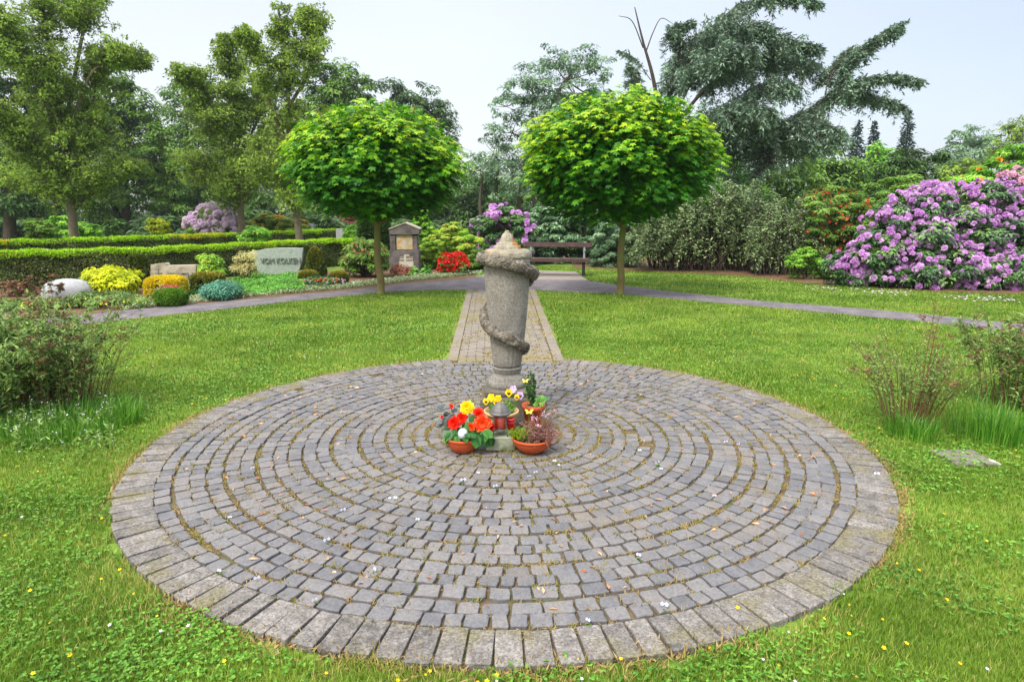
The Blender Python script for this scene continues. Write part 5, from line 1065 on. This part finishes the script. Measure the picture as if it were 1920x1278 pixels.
# ================================================================ FOREGROUND SHRUBS
def stem_shrub(name, label, base, n, hmin, hmax, spread, leafn, lsize, mat, tipmat=None, tips=0, lean=(0, 0), br=.5, stemr=.004, tmpl=LANCE, leaf_from=.3, brn=3, tipn=14, tipsz=.012):
    root = thing(name, (base[0], base[1], 0), label, 'shrub'); s_ = MB(); f = MB(); tp = MB()
    for i in range(n):
        a = rng.uniform(0, 6.28); r0 = rng.uniform(0, 1) ** .5 * br; b = np.array([base[0] + r0 * math.cos(a), base[1] + r0 * math.sin(a), -.01]); hh = rng.uniform(hmin, hmax)
        out_ = np.array([math.cos(a), math.sin(a), 0]) * spread * (r0 / br) ** 1 * rng.uniform(.4, 1.3) + np.array([lean[0], lean[1], 0])
        e = b + out_ * hh + [0, 0, hh * (1 - .25 * np.linalg.norm(out_) ** 1.2)]; mid = (b + e) / 2 + [0, 0, .12 * hh] - out_ * .12 * hh + rng.normal(0, .02, 3)
        p = smoothpath([b, mid, e], 12); s_.tube(p, np.linspace(stemr, stemr * .35, 12), 4, rng.random())
        ps = [(p, 1.)]
        for j in range(brn):
            k = int(rng.integers(4, 11)); d = nrm(out_ * .6 + rdir(1)[0] * .7 + [0, 0, .7]); e2 = p[k] + d * hh * rng.uniform(.12, .3); q = smoothpath([p[k], (p[k] + e2) / 2 + [0, 0, -.01], e2], 6); s_.tube(q, np.linspace(stemr * .5, stemr * .25, 6), 3, rng.random()); ps.append((q, .5))
        for q, wgt in ps:
            k = max(2, int(leafn * wgt)); m_ = len(q) - 1; tt = np.clip((leaf_from if wgt == 1 else .1) + (1 - (leaf_from if wgt == 1 else .1)) * rng.random(k), 0, .999) * m_
            c = q[tt.astype(int)] * (1 - tt % 1)[:, None] + q[tt.astype(int) + 1] * (tt % 1)[:, None]; ax = nrm(q[-1] - q[0])
            al = nrm(rdir(k) + ax * .5 + [0, 0, .1]); f.inst(tmpl, c, frames(rdir(k) * .7 + [0, -.2, .8], along=al), np.stack([np.full(k, lsize * 1.6), lsize * rng.uniform(.6, 1.2, k), np.full(k, lsize)], 1), np.clip(rng.random(k) * .75 + .25 * rng.random(), 0, 1))
            if tipmat and rng.random() < tips:
                c = q[-1] + rng.normal(0, .022, (tipn, 3)) * [1, 1, .45]; tp.inst(CUP, c, frames(rdir(tipn) + [0, 0, 1]), tipsz * rng.uniform(.5, 1.3, tipn), rng.random(tipn))
                for cc in c[:5]: s_.tube([q[-1] - [0, 0, .03], cc], .0012, 3, 0, cap=False)
    s_.build('stems', M['twig'], root); f.build('leaves', M[mat], root)
    if tp.v: tp.build('seed_heads', M[tipmat], root)
    return root
L0 = G(60, 790); 
stem_shrub('spirea', 'large leafy spirea with rusty flower heads at the left edge of the lawn', (L0[0] - .55, L0[1] + .35), 210, .4, .93, .42, 60, .058, 'spirea', 'rust', .12, (0, -.02), .62, leaf_from=.03, brn=4)
stem_shrub('spirea', 'sparser twiggy spirea side stems leaning right, beside the big leafy one', (L0[0] + .08, L0[1] + .3), 60, .5, .95, .42, 18, .045, 'spirea', 'rust', .2, (.18, 0), .28, leaf_from=.3, brn=3)
L1 = G(1715, 800)
stem_shrub('twiggy_shrub', 'thin half-bare shrub with fanning brown stems in the lawn right of the circle', (L1[0] - .03, L1[1] + .05), 62, .42, .74, .72, 16, .034, 'spirea', 'rust', .05, (0, 0), .17, leaf_from=.3, brn=4, stemr=.0038)
stem_shrub('twiggy_shrub', 'single tall bare reddish stem rising from the half-bare shrub', (L1[0] + .02, L1[1]), 2, .98, 1.05, .05, 5, .02, 'spirea', 'rust', .1, (.06, 0), .03, leaf_from=.5, brn=8, stemr=.005)
L2 = G(1900, 770)
stem_shrub('spirea', 'leafy spirea at the right edge beside the tall grass', (L2[0] + .2, L2[1] + .1), 80, .5, .85, .36, 30, .055, 'spirea', 'rust', .25, (0, 0), .36, leaf_from=.12, brn=3)
def grass_clump(label, c, r, h, n, w_=.008):
    f = MB(); a = rng.uniform(0, 6.28, n); q = r * np.sqrt(rng.random(n)); b = np.stack([c[0] + q * np.cos(a), c[1] + q * np.sin(a), np.zeros(n)], 1)
    Z = np.zeros(n); ca, sa = np.cos(a + rng.normal(0, .8, n)), np.sin(a + rng.normal(0, .8, n)); Mx = np.stack([np.stack([-sa, ca, Z], 1), np.stack([ca, sa, Z], 1), np.tile([0, 0, 1.], (n, 1))], 2)
    hh = h * rng.uniform(.5, 1.1, n); T = ([(-.5, 0, 0), (.5, 0, 0), (.42, .1, .35), (-.42, .1, .35), (.3, .32, .7), (-.3, .32, .7), (0, .7, 1)], [(0, 1, 2, 3), (3, 2, 4, 5), (5, 4, 6)])
    f.inst(T, b, Mx, np.stack([np.full(n, w_), hh * rng.uniform(.1, 1.1, n), hh], 1), rng.random(n)); o = f.build('tall_grass', M['tallgrass'], origin=(c[0], c[1], 0)); return tag(o, label, 'tall grass')
q_ = G(1845, 822); grass_clump('tall green grass clump between the two right-hand shrubs', q_, .24, .34, 420, .005)
q_ = G(1712, 818); grass_clump('short grass tuft at the foot of the half-bare shrub', q_, .2, .17, 420, .006)
q_ = G(1888, 826); grass_clump('tall grass growing at the foot of the right-edge spirea', q_ + [.05, 0, 0], .25, .22, 500, .006)
q_ = G(110, 812); grass_clump('weedy grass at the foot of the big leafy spirea', q_ + [.0, .15, 0], .5, .18, 1600, .007)
# forget-me-nots under the spirea
t = thing('forget_me_nots', G(70, 815), 'tiny pale blue forget-me-nots under the big leafy spirea', 'flowers'); f = MB(); b_ = MB()
for _ in range(210):
    p = G(rng.uniform(-30, 215), rng.uniform(775, 850)); e = p + [rng.normal(0, .03), rng.normal(0, .03), rng.uniform(.06, .26)]; b_.tube([p, e], .0015, 3, cap=False)
    k = 6; b_.inst(LANCE, p + (e - p) * rng.random((k, 1)), frames(rdir(k), along=nrm(rdir(k) + [0, 0, .4])), np.stack([np.full(k, .06), np.full(k, .045), np.full(k, .04)], 1), rng.random(k))
    if rng.random() < .38: k = int(rng.integers(1, 3)); f.inst(FLW, e + rng.normal(0, .008, (k, 3)), frames(rdir(k) * .6 + [0, -.6, .7]), .0055, rng.random(k))
f.build('blossoms', M['whitep'], t); b_.build('foliage', M['spirea'], t)
# perennials at the far left, beyond the path
py_ = 12.3
bush('perennial', 'mixed green perennials with yellow flowers left of the edging plants', (gx(190, 11.6), 11.6), .95, .45, .2, 'spirea', leaf=.05, n=5200, ncl=60, csz=.5, flowers=[('yellow_blossoms', 'yellowp', 60, .018, .0, 'one')], stems=False, cat='plant', jitter=.15)
bush('perennial', 'green perennials with yellow flowers at the left edge, before the boulder', (gx(40, 11.5), 11.5), .9, .4, .10, 'spirea', leaf=.06, n=6500, ncl=70, csz=.4, flowers=[('yellow_blossoms', 'yellowp', 60, .022, .0, 'one')], stems=False, cat='plant', jitter=.18)
cushion('purple-brown smoky shrub at the far left in front of the hedge', 13.0, [(30, 545, 14), (48, 540, 12), (8, 540, 14), (58, 552, 10)], 'rust', 35, .05, nm='smoke_shrub', n_per=26)
stem_shrub('astilbe', 'tall plant with pale orange seed heads left of the boulder', (gx(62, 12.0), 12.0), 8, .3, .55, .3, 26, .06, 'spirea', 'rust', .9, (0, 0), .3, leaf_from=.1, tipn=22, tipsz=.03)
pxbush('columnar_shrub', 'small bright yellow-green column-shaped shrub behind the second hedge', 289, 321, 414, 27.5, 'yellowyew', leaf=.12, n=2200, ncl=40, csz=.3, shape=5, jitter=.05)
cushion('pale lilac rhododendron behind the second hedge, under the left trees', 30, [(375, 425, 24), (395, 408, 22), (415, 412, 24), (430, 428, 22), (400, 430, 24)], 'f_mid', 400, .14, nm='rhododendron', flowers=('lilac_blossoms', 'lilac', 38, .24, 'truss'))
cushion('yellow-tinged azalea right of the pale lilac rhododendron', 31, [(478, 428, 16), (500, 420, 18), (520, 422, 18), (540, 428, 18), (560, 426, 16)], 'f_olive', 510, .13, flowers=('pale_orange_blossoms', 'orangep', 26, .07, 'one'))
cushion('dull red-leaved shrub far behind the thuja', 40, [(650, 412, 16), (665, 408, 14), (678, 416, 14)], 'rosy', 662, .16, nm='red_shrub', n_per=70)
cushion('bright yellow-green shrub right of the left tree trunk, beyond the hedges', 30, [(115, 425, 22), (140, 438, 20), (160, 440, 22), (175, 432, 12)], 'f_bright', 130, .14, nm='bright_shrub', n_per=90)
cushion('dark leafy shrub on the second hedge line at the left', 20.5, [(75, 440, 16), (80, 455, 16), (62, 425, 14), (88, 430, 12)], 'f_mid', 78, .09, nm='dark_shrub', n_per=90)

# ================================================================ TREES
def openleader(label, Y, leaders, side, mat, leaf=.11, group=None, bark='bark', nm='tree', low=None, seedn=1.0, r0=10, blen=(70, 26), perc=70, csz=.30, base=None, flat_=.95):
    """a light, open tree: leaders given as picture polylines, side branches set along them, leaf tufts along the branches"""
    b0 = P(leaders[0][0][0][0], 440, Y); root = thing(nm, (b0[0], Y, 0), label, 'tree', group); s_ = MB(); f = MB(); k0 = mpp(300, Y)
    C, Rr, O = [], [], []
    for ld in leaders:
        pts, ra, dy = ld[:3]; lo = ld[3] if len(ld) > 3 else .12
        w_ = [P(a, b, Y + dy * i / (len(pts) - 1)) for i, (a, b) in enumerate(pts)]
        if w_[0][2] < 1.: w_[0][2] = -.05
        p = smoothpath(w_, 34); s_.tube(p, np.linspace(ra, max(.9, ra * .12), 34) * k0, 8, rng.random())
        nb = int(side * seedn * len(pts) / 3)
        for i in range(nb):
            t = lo + (1 - lo) * rng.random() ** .9; k = min(32, int(t * 33)); a = rng.uniform(0, 6.28); L_ = (blen[0] * (1 - t) + blen[1] * t) * rng.uniform(.5, 1.25) * k0
            d = nrm(np.array([math.cos(a), math.sin(a), rng.uniform(.35, 1.3)])); e = p[k] + d * L_ ; q = smoothpath([p[k], (p[k] + e) / 2 + [0, 0, .05 * L_], e - [0, 0, .12 * L_ * rng.random()]], 9)
            s_.tube(q, np.linspace(max(.5, ra * .3 * (1 - t)), .35, 9) * k0, 4, rng.random())
            for j in range(int(4 + L_ * 5.)):
                c = q[int(rng.integers(2, 9))] + rng.normal(0, .17 * L_, 3) * [1, 1, .8]; C.append(c); Rr.append(csz * rng.uniform(.4, 1.2) * (1.15 - .55 * t)); O.append(d)
                if rng.random() < .5: s_.tube([q[int(rng.integers(3, 8))], c], [.3 * k0, .15 * k0], 3, cap=False)
    clump_leaves(f, np.array(C), np.array(Rr), np.array(O), perc, leaf, LEAF, flat_, .1, .9)
    s_.build('trunk', M[bark], root, smooth=True); f.build('crown', M[mat], root); return root
openleader('tall open tree with several steep stems at the far left, behind the front hedge', 23.5, [([(140, 480), (135, 400), (120, 330), (112, 230), (100, 130), (80, 30), (70, -40)], 9, 0, .18), ([(122, 300), (85, 190), (40, 110), (5, 60), (-30, 20)], 5, -2, .2), ([(130, 400), (160, 300), (175, 190), (190, 110)], 5, 1.5, .3), ([(118, 280), (170, 140), (215, 125), (262, 130)], 3.2, 1, .5), ([(118, 260), (150, 90), (160, 30), (150, -20)], 4, 2, .4), ([(110, 390), (60, 300), (20, 250), (-20, 210)], 5, -2, .2), ([(132, 400), (200, 340), (250, 320)], 4, 1, .2), ([(132, 380), (60, 360), (0, 330)], 4, 1.5, .1)], 58, 'f_olive', .10, perc=24, csz=.20, blen=(88, 26))
openleader('open tree with pale olive leaves left of the left maple, its crown pointed', 29, [([(455, 470), (452, 400), (446, 300), (440, 200), (432, 120), (425, 80)], 8, 0, .2), ([(448, 330), (400, 240), (360, 170), (345, 145)], 4, -1.5, .2), ([(450, 380), (390, 330), (345, 300)], 4, 1, .1), ([(450, 380), (500, 300), (520, 240)], 4, 1.5, .1), ([(446, 300), (480, 230), (490, 160)], 3, 1, .2)], 54, 'f_olive', .12, perc=24, csz=.23, blen=(80, 22))
openleader('taller open tree just left of the left maple, reaching the highest point of the row', 25.5, [([(565, 478), (556, 400), (545, 300), (540, 180), (530, 100), (524, 20)], 8, 0, .2), ([(545, 290), (500, 180), (475, 100), (455, 70)], 4, -1, .35), ([(542, 200), (580, 130), (585, 60), (575, 30)], 3.5, 1, .3), ([(550, 340), (600, 260), (640, 220)], 4, 1, .2), ([(552, 370), (500, 320), (480, 270)], 4, 1, .1)], 52, 'f_olive', .11, perc=24, csz=.21, blen=(72, 20))
tree('broadleaf_tree', 'dark broad tree with a massive rounded crown beyond the left lawn', 42, [(225, 190, 42), (262, 220, 44, 1), (200, 240, 50), (250, 280, 56, 2), (290, 300, 40), (190, 310, 56, -1), (250, 350, 60), (310, 360, 44, 1), (180, 370, 50), (215, 150, 30), (160, 210, 46, 2), (300, 250, 22)], [([(236, 450), (236, 380), (230, 280)], 9, 6), ([(232, 420), (205, 370), (190, 330)], 5, 3)], 'f_mid', .24, 1., bark='darkbark', group='big trees beyond the hedges')
tree('broadleaf_tree', 'dense dark tree at the far left edge behind the open tree', 36, [(20, 130, 50), (-30, 200, 60), (40, 220, 60, 1), (0, 300, 70), (80, 330, 60, 2), (30, 380, 60), (100, 200, 50, 2), (-60, 300, 60), (90, 150, 40, 2)], [([(20, 460), (18, 380), (20, 250)], 11, 7)], 'f_dark', .22, 1., bark='darkbark', group='big trees beyond the hedges')
tree('broadleaf_tree', 'bright mid-green rounded tree in the gap between the two left tree groups', 50, [(345, 195, 40), (385, 185, 32, 2), (370, 240, 46), (330, 270, 36, -1), (400, 300, 46, 1), (350, 320, 50), (420, 230, 34), (330, 370, 44), (390, 370, 50)], [([(365, 450), (362, 330)], 9, 6)], 'f_mid', .26, 1., group='big trees beyond the hedges')
tree('broadleaf_tree', 'dark-crowned tree just left of and above the left maple', 46, [(600, 150, 32), (640, 145, 32, 1), (665, 165, 30), (620, 190, 42), (670, 200, 36, 2), (590, 220, 46), (640, 260, 60), (580, 300, 60, 1), (660, 330, 60, -1), (600, 370, 50)], [([(630, 450), (628, 330)], 9, 6)], 'f_mid', .25, 1., group='big trees beyond the hedges', bark='darkbark')
tree('broadleaf_tree', 'wide dome-crowned dark tree behind the left maple', 55, [(730, 185, 34), (770, 190, 32), (800, 200, 32, 1), (830, 220, 24), (750, 240, 60), (815, 260, 46, 2), (720, 300, 60), (790, 320, 60), (835, 350, 40), (700, 380, 50), (770, 390, 50)], [([(770, 450), (768, 330)], 9, 6)], 'f_dark', .28, 1., group='big trees beyond the hedges', bark='darkbark')
tree('broadleaf_tree', 'tall airy grey-green tree between the two maples', 40, [(1040, 120, 32), (1090, 115, 34, 1), (1125, 130, 28), (980, 155, 34), (1020, 170, 46, 1), (1080, 180, 46), (1130, 190, 40, 1), (950, 200, 32), (960, 250, 44), (1020, 250, 56, -1), (1090, 260, 56), (930, 290, 44, 1), (900, 320, 34), (960, 330, 50), (1020, 340, 50, 1), (1090, 340, 50)], [([(985, 450), (975, 380), (1000, 260), (1060, 150)], 8, 2.5), ([(940, 440), (930, 370), (935, 300)], 5, 2.5), ([(1010, 440), (1000, 370), (985, 300)], 5, 2.5), ([(905, 440), (900, 380), (905, 330)], 4, 2)], 'f_grey', .19, .8, bark='darkbark', group='big trees beyond the hedges', csize=.32)
tree('broadleaf_tree', 'lower dark grey-green tree left of the airy one, behind the urn column', 48, [(890, 350, 32), (870, 380, 36), (920, 370, 40), (850, 400, 30), (900, 405, 36), (950, 390, 36), (820, 395, 34)], [([(890, 460), (888, 380)], 6, 4)], 'f_dark', .24, .9, group='big trees beyond the hedges', bark='darkbark')
# spruces
def spruce(label, px, ytop, ybot, wpx, Y, lean=0):
    b = P(px, ybot, Y); top = P(px + lean, ytop, Y); root = thing('spruce', (b[0], Y, 0), label, 'tree', 'slim dark spruces on the skyline'); t = MB(); t.tube(smoothpath([[b[0], Y, 0], top], 10), np.linspace(.22, .03, 10), 6); f = MB()
    hgt = top[2]; R = wpx * mpp(ytop, Y); lv = 34
    for i in range(lv):
        u = i / (lv - 1); z = hgt * (1 - .93 * u ** 1.0 * (1.0)); 
        if z < .3: continue
        r = R * (.08 + .92 * min(1, (hgt - z) / (P(px, ybot, Y)[2] * 0 + hgt - b[2] + .01)) ** .85); n = int(10 + 60 * u)
        a = rng.uniform(0, 6.28, n); q = rng.uniform(.25, 1.1, n) * r; c = np.stack([top[0] * (z / hgt) + b[0] * (1 - z / hgt) + q * np.cos(a), Y + q * np.sin(a), z - q * .45 + rng.normal(0, .06, n)], 1)
        k = 3; c = np.repeat(c, k, 0) + rng.normal(0, .1, (n * k, 3)); a = np.repeat(a, k); al = nrm(np.stack([np.cos(a), np.sin(a), np.full(n * k, -.4)], 1) + rdir(n * k) * .5); f.inst(LEAF, c, frames(rdir(n * k) + [0, 0, 1], along=al), .34 * rng.uniform(.6, 1.2, n * k), rng.random(n * k))
    t.build('trunk', M['darkbark'], root); f.build('crown', M['spruce'], root)
spruce('leftmost of the slim dark spruces on the skyline', 1607, 230, 300, 13, 62, 3)
spruce('middle slim spruce on the skyline, partly hidden by leafy trees', 1640, 232, 290, 12, 64)
spruce('tallest slim dark spruce on the skyline, standing apart on the right', 1704, 210, 285, 15, 60)
# right-hand background
tree('broadleaf_tree', 'drooping willow-like tree near the right edge of the skyline', 50, [(1800, 262, 20), (1830, 255, 22, 1), (1790, 290, 26), (1830, 290, 34), (1860, 275, 24, 1), (1800, 330, 40), (1850, 330, 40)], [([(1825, 450), (1825, 340)], 6, 3)], 'f_grey', .22, .9, hang=1.2, group='big trees on the right skyline')
tree('broadleaf_tree', 'airy tree at the right edge of the skyline, behind the orange azalea', 44, [(1890, 250, 22), (1915, 240, 24), (1880, 280, 28), (1925, 280, 32), (1960, 260, 40), (1900, 310, 36), (1950, 320, 40)], [([(1910, 450), (1908, 330)], 6, 3)], 'f_olive', .2, .75, group='big trees on the right skyline')
tree('broadleaf_tree', 'dark leafy tree behind the middle of the big purple rhododendron', 27, [(1665, 318, 22), (1690, 300, 20), (1715, 300, 20, .5), (1740, 300, 16), (1765, 293, 11), (1700, 335, 34), (1660, 350, 26), (1735, 335, 24)], [([(1700, 470), (1700, 350)], 7, 4)], 'f_dark', .15, .9, bark='darkbark', csize=.4)
for i, (Y, lob, mt, lab) in enumerate([(33, [(1440, 330, 34), (1480, 320, 34), (1510, 340, 34), (1450, 370, 36), (1500, 380, 36)], 'f_mid', 'rounded green tree below the cedar, right of the right maple'), (36, [(1560, 300, 28), (1590, 320, 30), (1540, 330, 28), (1570, 350, 36), (1610, 350, 34)], 'f_mid', 'green tree below the leftmost spruce'), (40, [(1645, 285, 18), (1665, 300, 24), (1630, 310, 24), (1650, 335, 30)], 'f_bright', 'light green tree between the spruces'), (30, [(1770, 330, 28), (1800, 345, 32), (1760, 360, 30), (1840, 350, 30), (1820, 320, 24)], 'f_olive', 'pale green bushy tree above the right half of the purple rhododendron'), (30, [(1385, 300, 22), (1378, 330, 26), (1390, 360, 30), (1420, 380, 30), (1370, 385, 30)], 'f_bright', 'fresh green narrow tree directly right of the right maple'), (44, [(1520, 285, 26), (1500, 310, 30), (1550, 275, 16), (1530, 320, 36)], 'f_mid', 'distant green tree under the cedar’s hanging boughs')]):
    tree('leafy_tree', lab, Y, lob, [([(lob[0][0], 450), (lob[0][0], lob[0][1])], 5, 3)], mt, .16 + .002 * Y, .9, group='leafy trees behind the right-hand shrubs')

# ---------------------------------------------------------------- the cedar
CY_ = 27.0; k0 = mpp(200, CY_)
cr = thing('cedar', (gx(1235, CY_), CY_, 0), 'great blue-grey cedar with drooping boughs reaching right and a broken bare top', 'tree'); cs = MB(); cf = MB()
limbs = [  # picture polyline, start radius px, depth drift (m), spray length px, density
    ([(1250, 460), (1248, 350), (1240, 250), (1225, 150), (1206, 80), (1190, 14)], 7.5, 0, 0, 0),
    ([(1212, 95), (1225, 60), (1240, 35), (1262, 45)], 1.3, .5, 0, 0), ([(1206, 90), (1185, 40), (1160, 30)], 1.2, -.5, 0, 0), ([(1220, 150), (1190, 110), (1160, 95)], 1.4, 1, 12, .5),
    ([(1240, 260), (1255, 170), (1275, 90), (1262, 55), (1300, 42)], 6, -1, 30, .8),
    ([(1255, 180), (1310, 90), (1380, 55), (1450, 70), (1535, 92)], 5, -1.5, 52, 1.5),
    ([(1255, 200), (1330, 70), (1380, 20), (1440, -4), (1490, -5), (1542, 8)], 5, 1.5, 30, 1.),
    ([(1245, 260), (1330, 160), (1400, 120), (1470, 110), (1525, 125)], 6, 1.0, 60, 1.5),
    ([(1250, 300), (1340, 230), (1420, 170), (1490, 160)], 6, -2.5, 60, 1.4),
    ([(1250, 340), (1380, 290), (1480, 230), (1560, 180), (1590, 120), (1640, 75), (1690, 45)], 8, -1, 40, 1.45),
    ([(1480, 235), (1560, 175), (1620, 150), (1680, 142), (1725, 152)], 4, -2, 24, 1.2),
    ([(1500, 215), (1580, 180), (1640, 185), (1698, 202)], 3.5, 0, 30, 1.3),
    ([(1545, 190), (1555, 150), (1580, 110), (1600, 85)], 2.5, 1, 24, 1.1),
    ([(1250, 350), (1340, 270), (1430, 235), (1520, 235), (1580, 250)], 7, -3, 52, 1.7),
    ([(1250, 360), (1330, 300), (1400, 275), (1480, 270), (1545, 275)], 6, 1, 52, 1.6),
    ([(1250, 300), (1300, 240), (1370, 210), (1440, 205)], 6, -3.5, 58, 1.5),
    ([(1245, 280), (1200, 230), (1160, 200), (1100, 180), (1040, 178), (975, 188)], 5, -1.5, 18, 1.),
    ([(1240, 240), (1215, 200), (1195, 160), (1182, 120)], 4, 2, 26, 1.1),
    ([(1250, 330), (1290, 290), (1330, 300), (1370, 340), (1385, 370)], 4, -2.5, 44, 1.2),
    ([(1400, 260), (1430, 270), (1440, 300), (1420, 330)], 3, -2, 40, 1.),
    ([(1250, 250), (1300, 150), (1350, 110), (1400, 90)], 5, -3, 56, 1.4), ([(1240, 240), (1270, 130), (1310, 70), (1350, 60)], 4, 2, 40, 1.2),
]
tC, tA, tR = [], [], []
for pts, ra, dy, spl, dn in limbs:
    w_ = [P(a, b, CY_ + dy * i / (len(pts) - 1)) for i, (a, b) in enumerate(pts)]
    if w_[0][2] < 1.: w_[0][2] = -.1
    n_ = 30; p = smoothpath(w_, n_); cs.tube(p, np.linspace(ra, max(.4, ra * .12), n_) * k0 * (.65 if dn else 1), 7, rng.random()); 
    if dn == 0: continue
    tan = nrm(np.gradient(p, axis=0)); plen = np.linalg.norm(np.diff(p, axis=0), axis=1).sum()
    for i in range(int(plen / k0 * .58 * dn)):
        t = rng.uniform(.16, 1) ** .8; k = min(n_ - 1, int(t * (n_ - 1))); tn = tan[k]; sd = nrm(np.cross(tn, [0, 0, 1.])) * (1 if rng.random() < .5 else -1)
        L_ = spl * k0 * rng.choice([.35, .7, 1., 1.4, 1.9]) * rng.uniform(.8, 1.2) * (1.22 - .95 * t); d = nrm(sd * rng.uniform(.3, 1.) + tn * rng.uniform(.2, 1.0) + [0, 0, rng.uniform(-.25, .35)])
        e = p[k] + d * L_ - [0, 0, L_ * rng.uniform(.12, .75)]; q = smoothpath([p[k], p[k] + d * L_ * .5 + [0, 0, .03 * L_], e], 9); cs.tube(q, np.linspace(.9, .25, 9) * k0, 3, rng.random(), cap=False)
        m_ = int(12 + L_ * 46); tt = rng.uniform(.1, 1, m_) ** .8 * 7.99; c = q[tt.astype(int)] * (1 - tt % 1)[:, None] + q[tt.astype(int) + 1] * (tt % 1)[:, None]
        sdr = rdir(m_) * [1, 1, .25] ; off = sdr * (.26 * L_ * (1 - tt / 9) * rng.random(m_) ** 1.0)[:, None]; c = c + off - np.stack([np.zeros(m_), np.zeros(m_), np.abs(rng.normal(0, .10 * L_ + .03, m_))], 1)
        tC.append(c); tA.append(nrm(sdr * .7 + d * .6 + [0, 0, -.55] + rdir(m_) * .4)); tR.append(np.clip(rng.random(m_) * .6 + .4 * rng.random(), 0, 1))
tC = np.concatenate(tC); tA = np.concatenate(tA); tR = np.concatenate(tR)
SPRAY = ([(0, 0, 0), (.13, .3, .03), (.05, .35, 0), (.16, .62, -.02), (.04, .62, 0), (0, 1, -.08), (-.05, .68, 0), (-.16, .55, -.02), (-.05, .38, 0), (-.13, .25, .03)], [(0, 1, 2), (0, 2, 8, 9), (2, 3, 4), (2, 4, 6, 8), (4, 5, 6), (6, 7, 8)])
cf.inst(SPRAY, tC, frames(rdir(len(tC)) * .8 + [0, 0, .8], along=tA), .19 * rng.uniform(.5, 1.35, len(tC)), tR)
cs.build('trunk', M['darkbark'], cr, smooth=True); cf.build('crown', M['cedar'], cr)

# far woodland closing the view
fw = MB()
for (x0, x1, y0, hh, n_, rl) in ((-75, -8, 62, 9.5, 420, 0), (-12, 14, 66, 7.5, 200, 0), (8, 75, 66, 4.6, 190, .1), (-45, -6, 47, 2.6, 90, 0), (-36, -4, 40, 1.5, 110, 0), (2, 40, 34, 2.2, 110, .1)):
    x = rng.uniform(x0, x1, n_); C = np.stack([x, y0 + rng.uniform(-3, 3, n_), rng.uniform(.1, 1, n_) * hh * (.75 + .25 * np.sin(x * .3))], 1)
    clump_leaves(fw, C, rng.uniform(1., 1.9, n_) * min(1, hh / 4), rdir(n_) + [0, -.6, .3], 190, .36, LEAF, .7, rlo=rl)
stuff(fw.build('far_woodland', M['f_dark']), 'dark woodland closing the view behind the trees', 'woodland')
hm_ = bpy.data.materials.new('haze_air'); hm_.use_nodes = True; ht = hm_.node_tree; ht.nodes.clear(); ho = ht.nodes.new('ShaderNodeOutputMaterial'); hv = ht.nodes.new('ShaderNodeVolumePrincipled')
hv.inputs['Color'].default_value = (.86, .92, 1, 1); hv.inputs['Density'].default_value = .0004; hv.inputs['Anisotropy'].default_value = .2; ht.links.new(hv.outputs[0], ho.inputs['Volume'])
m = MB(); m.box((0, 98, 10.5), (340, 250, 23)); o = m.build('haze', hm_); stuff(o, 'thin pale haze filling the air', 'haze')
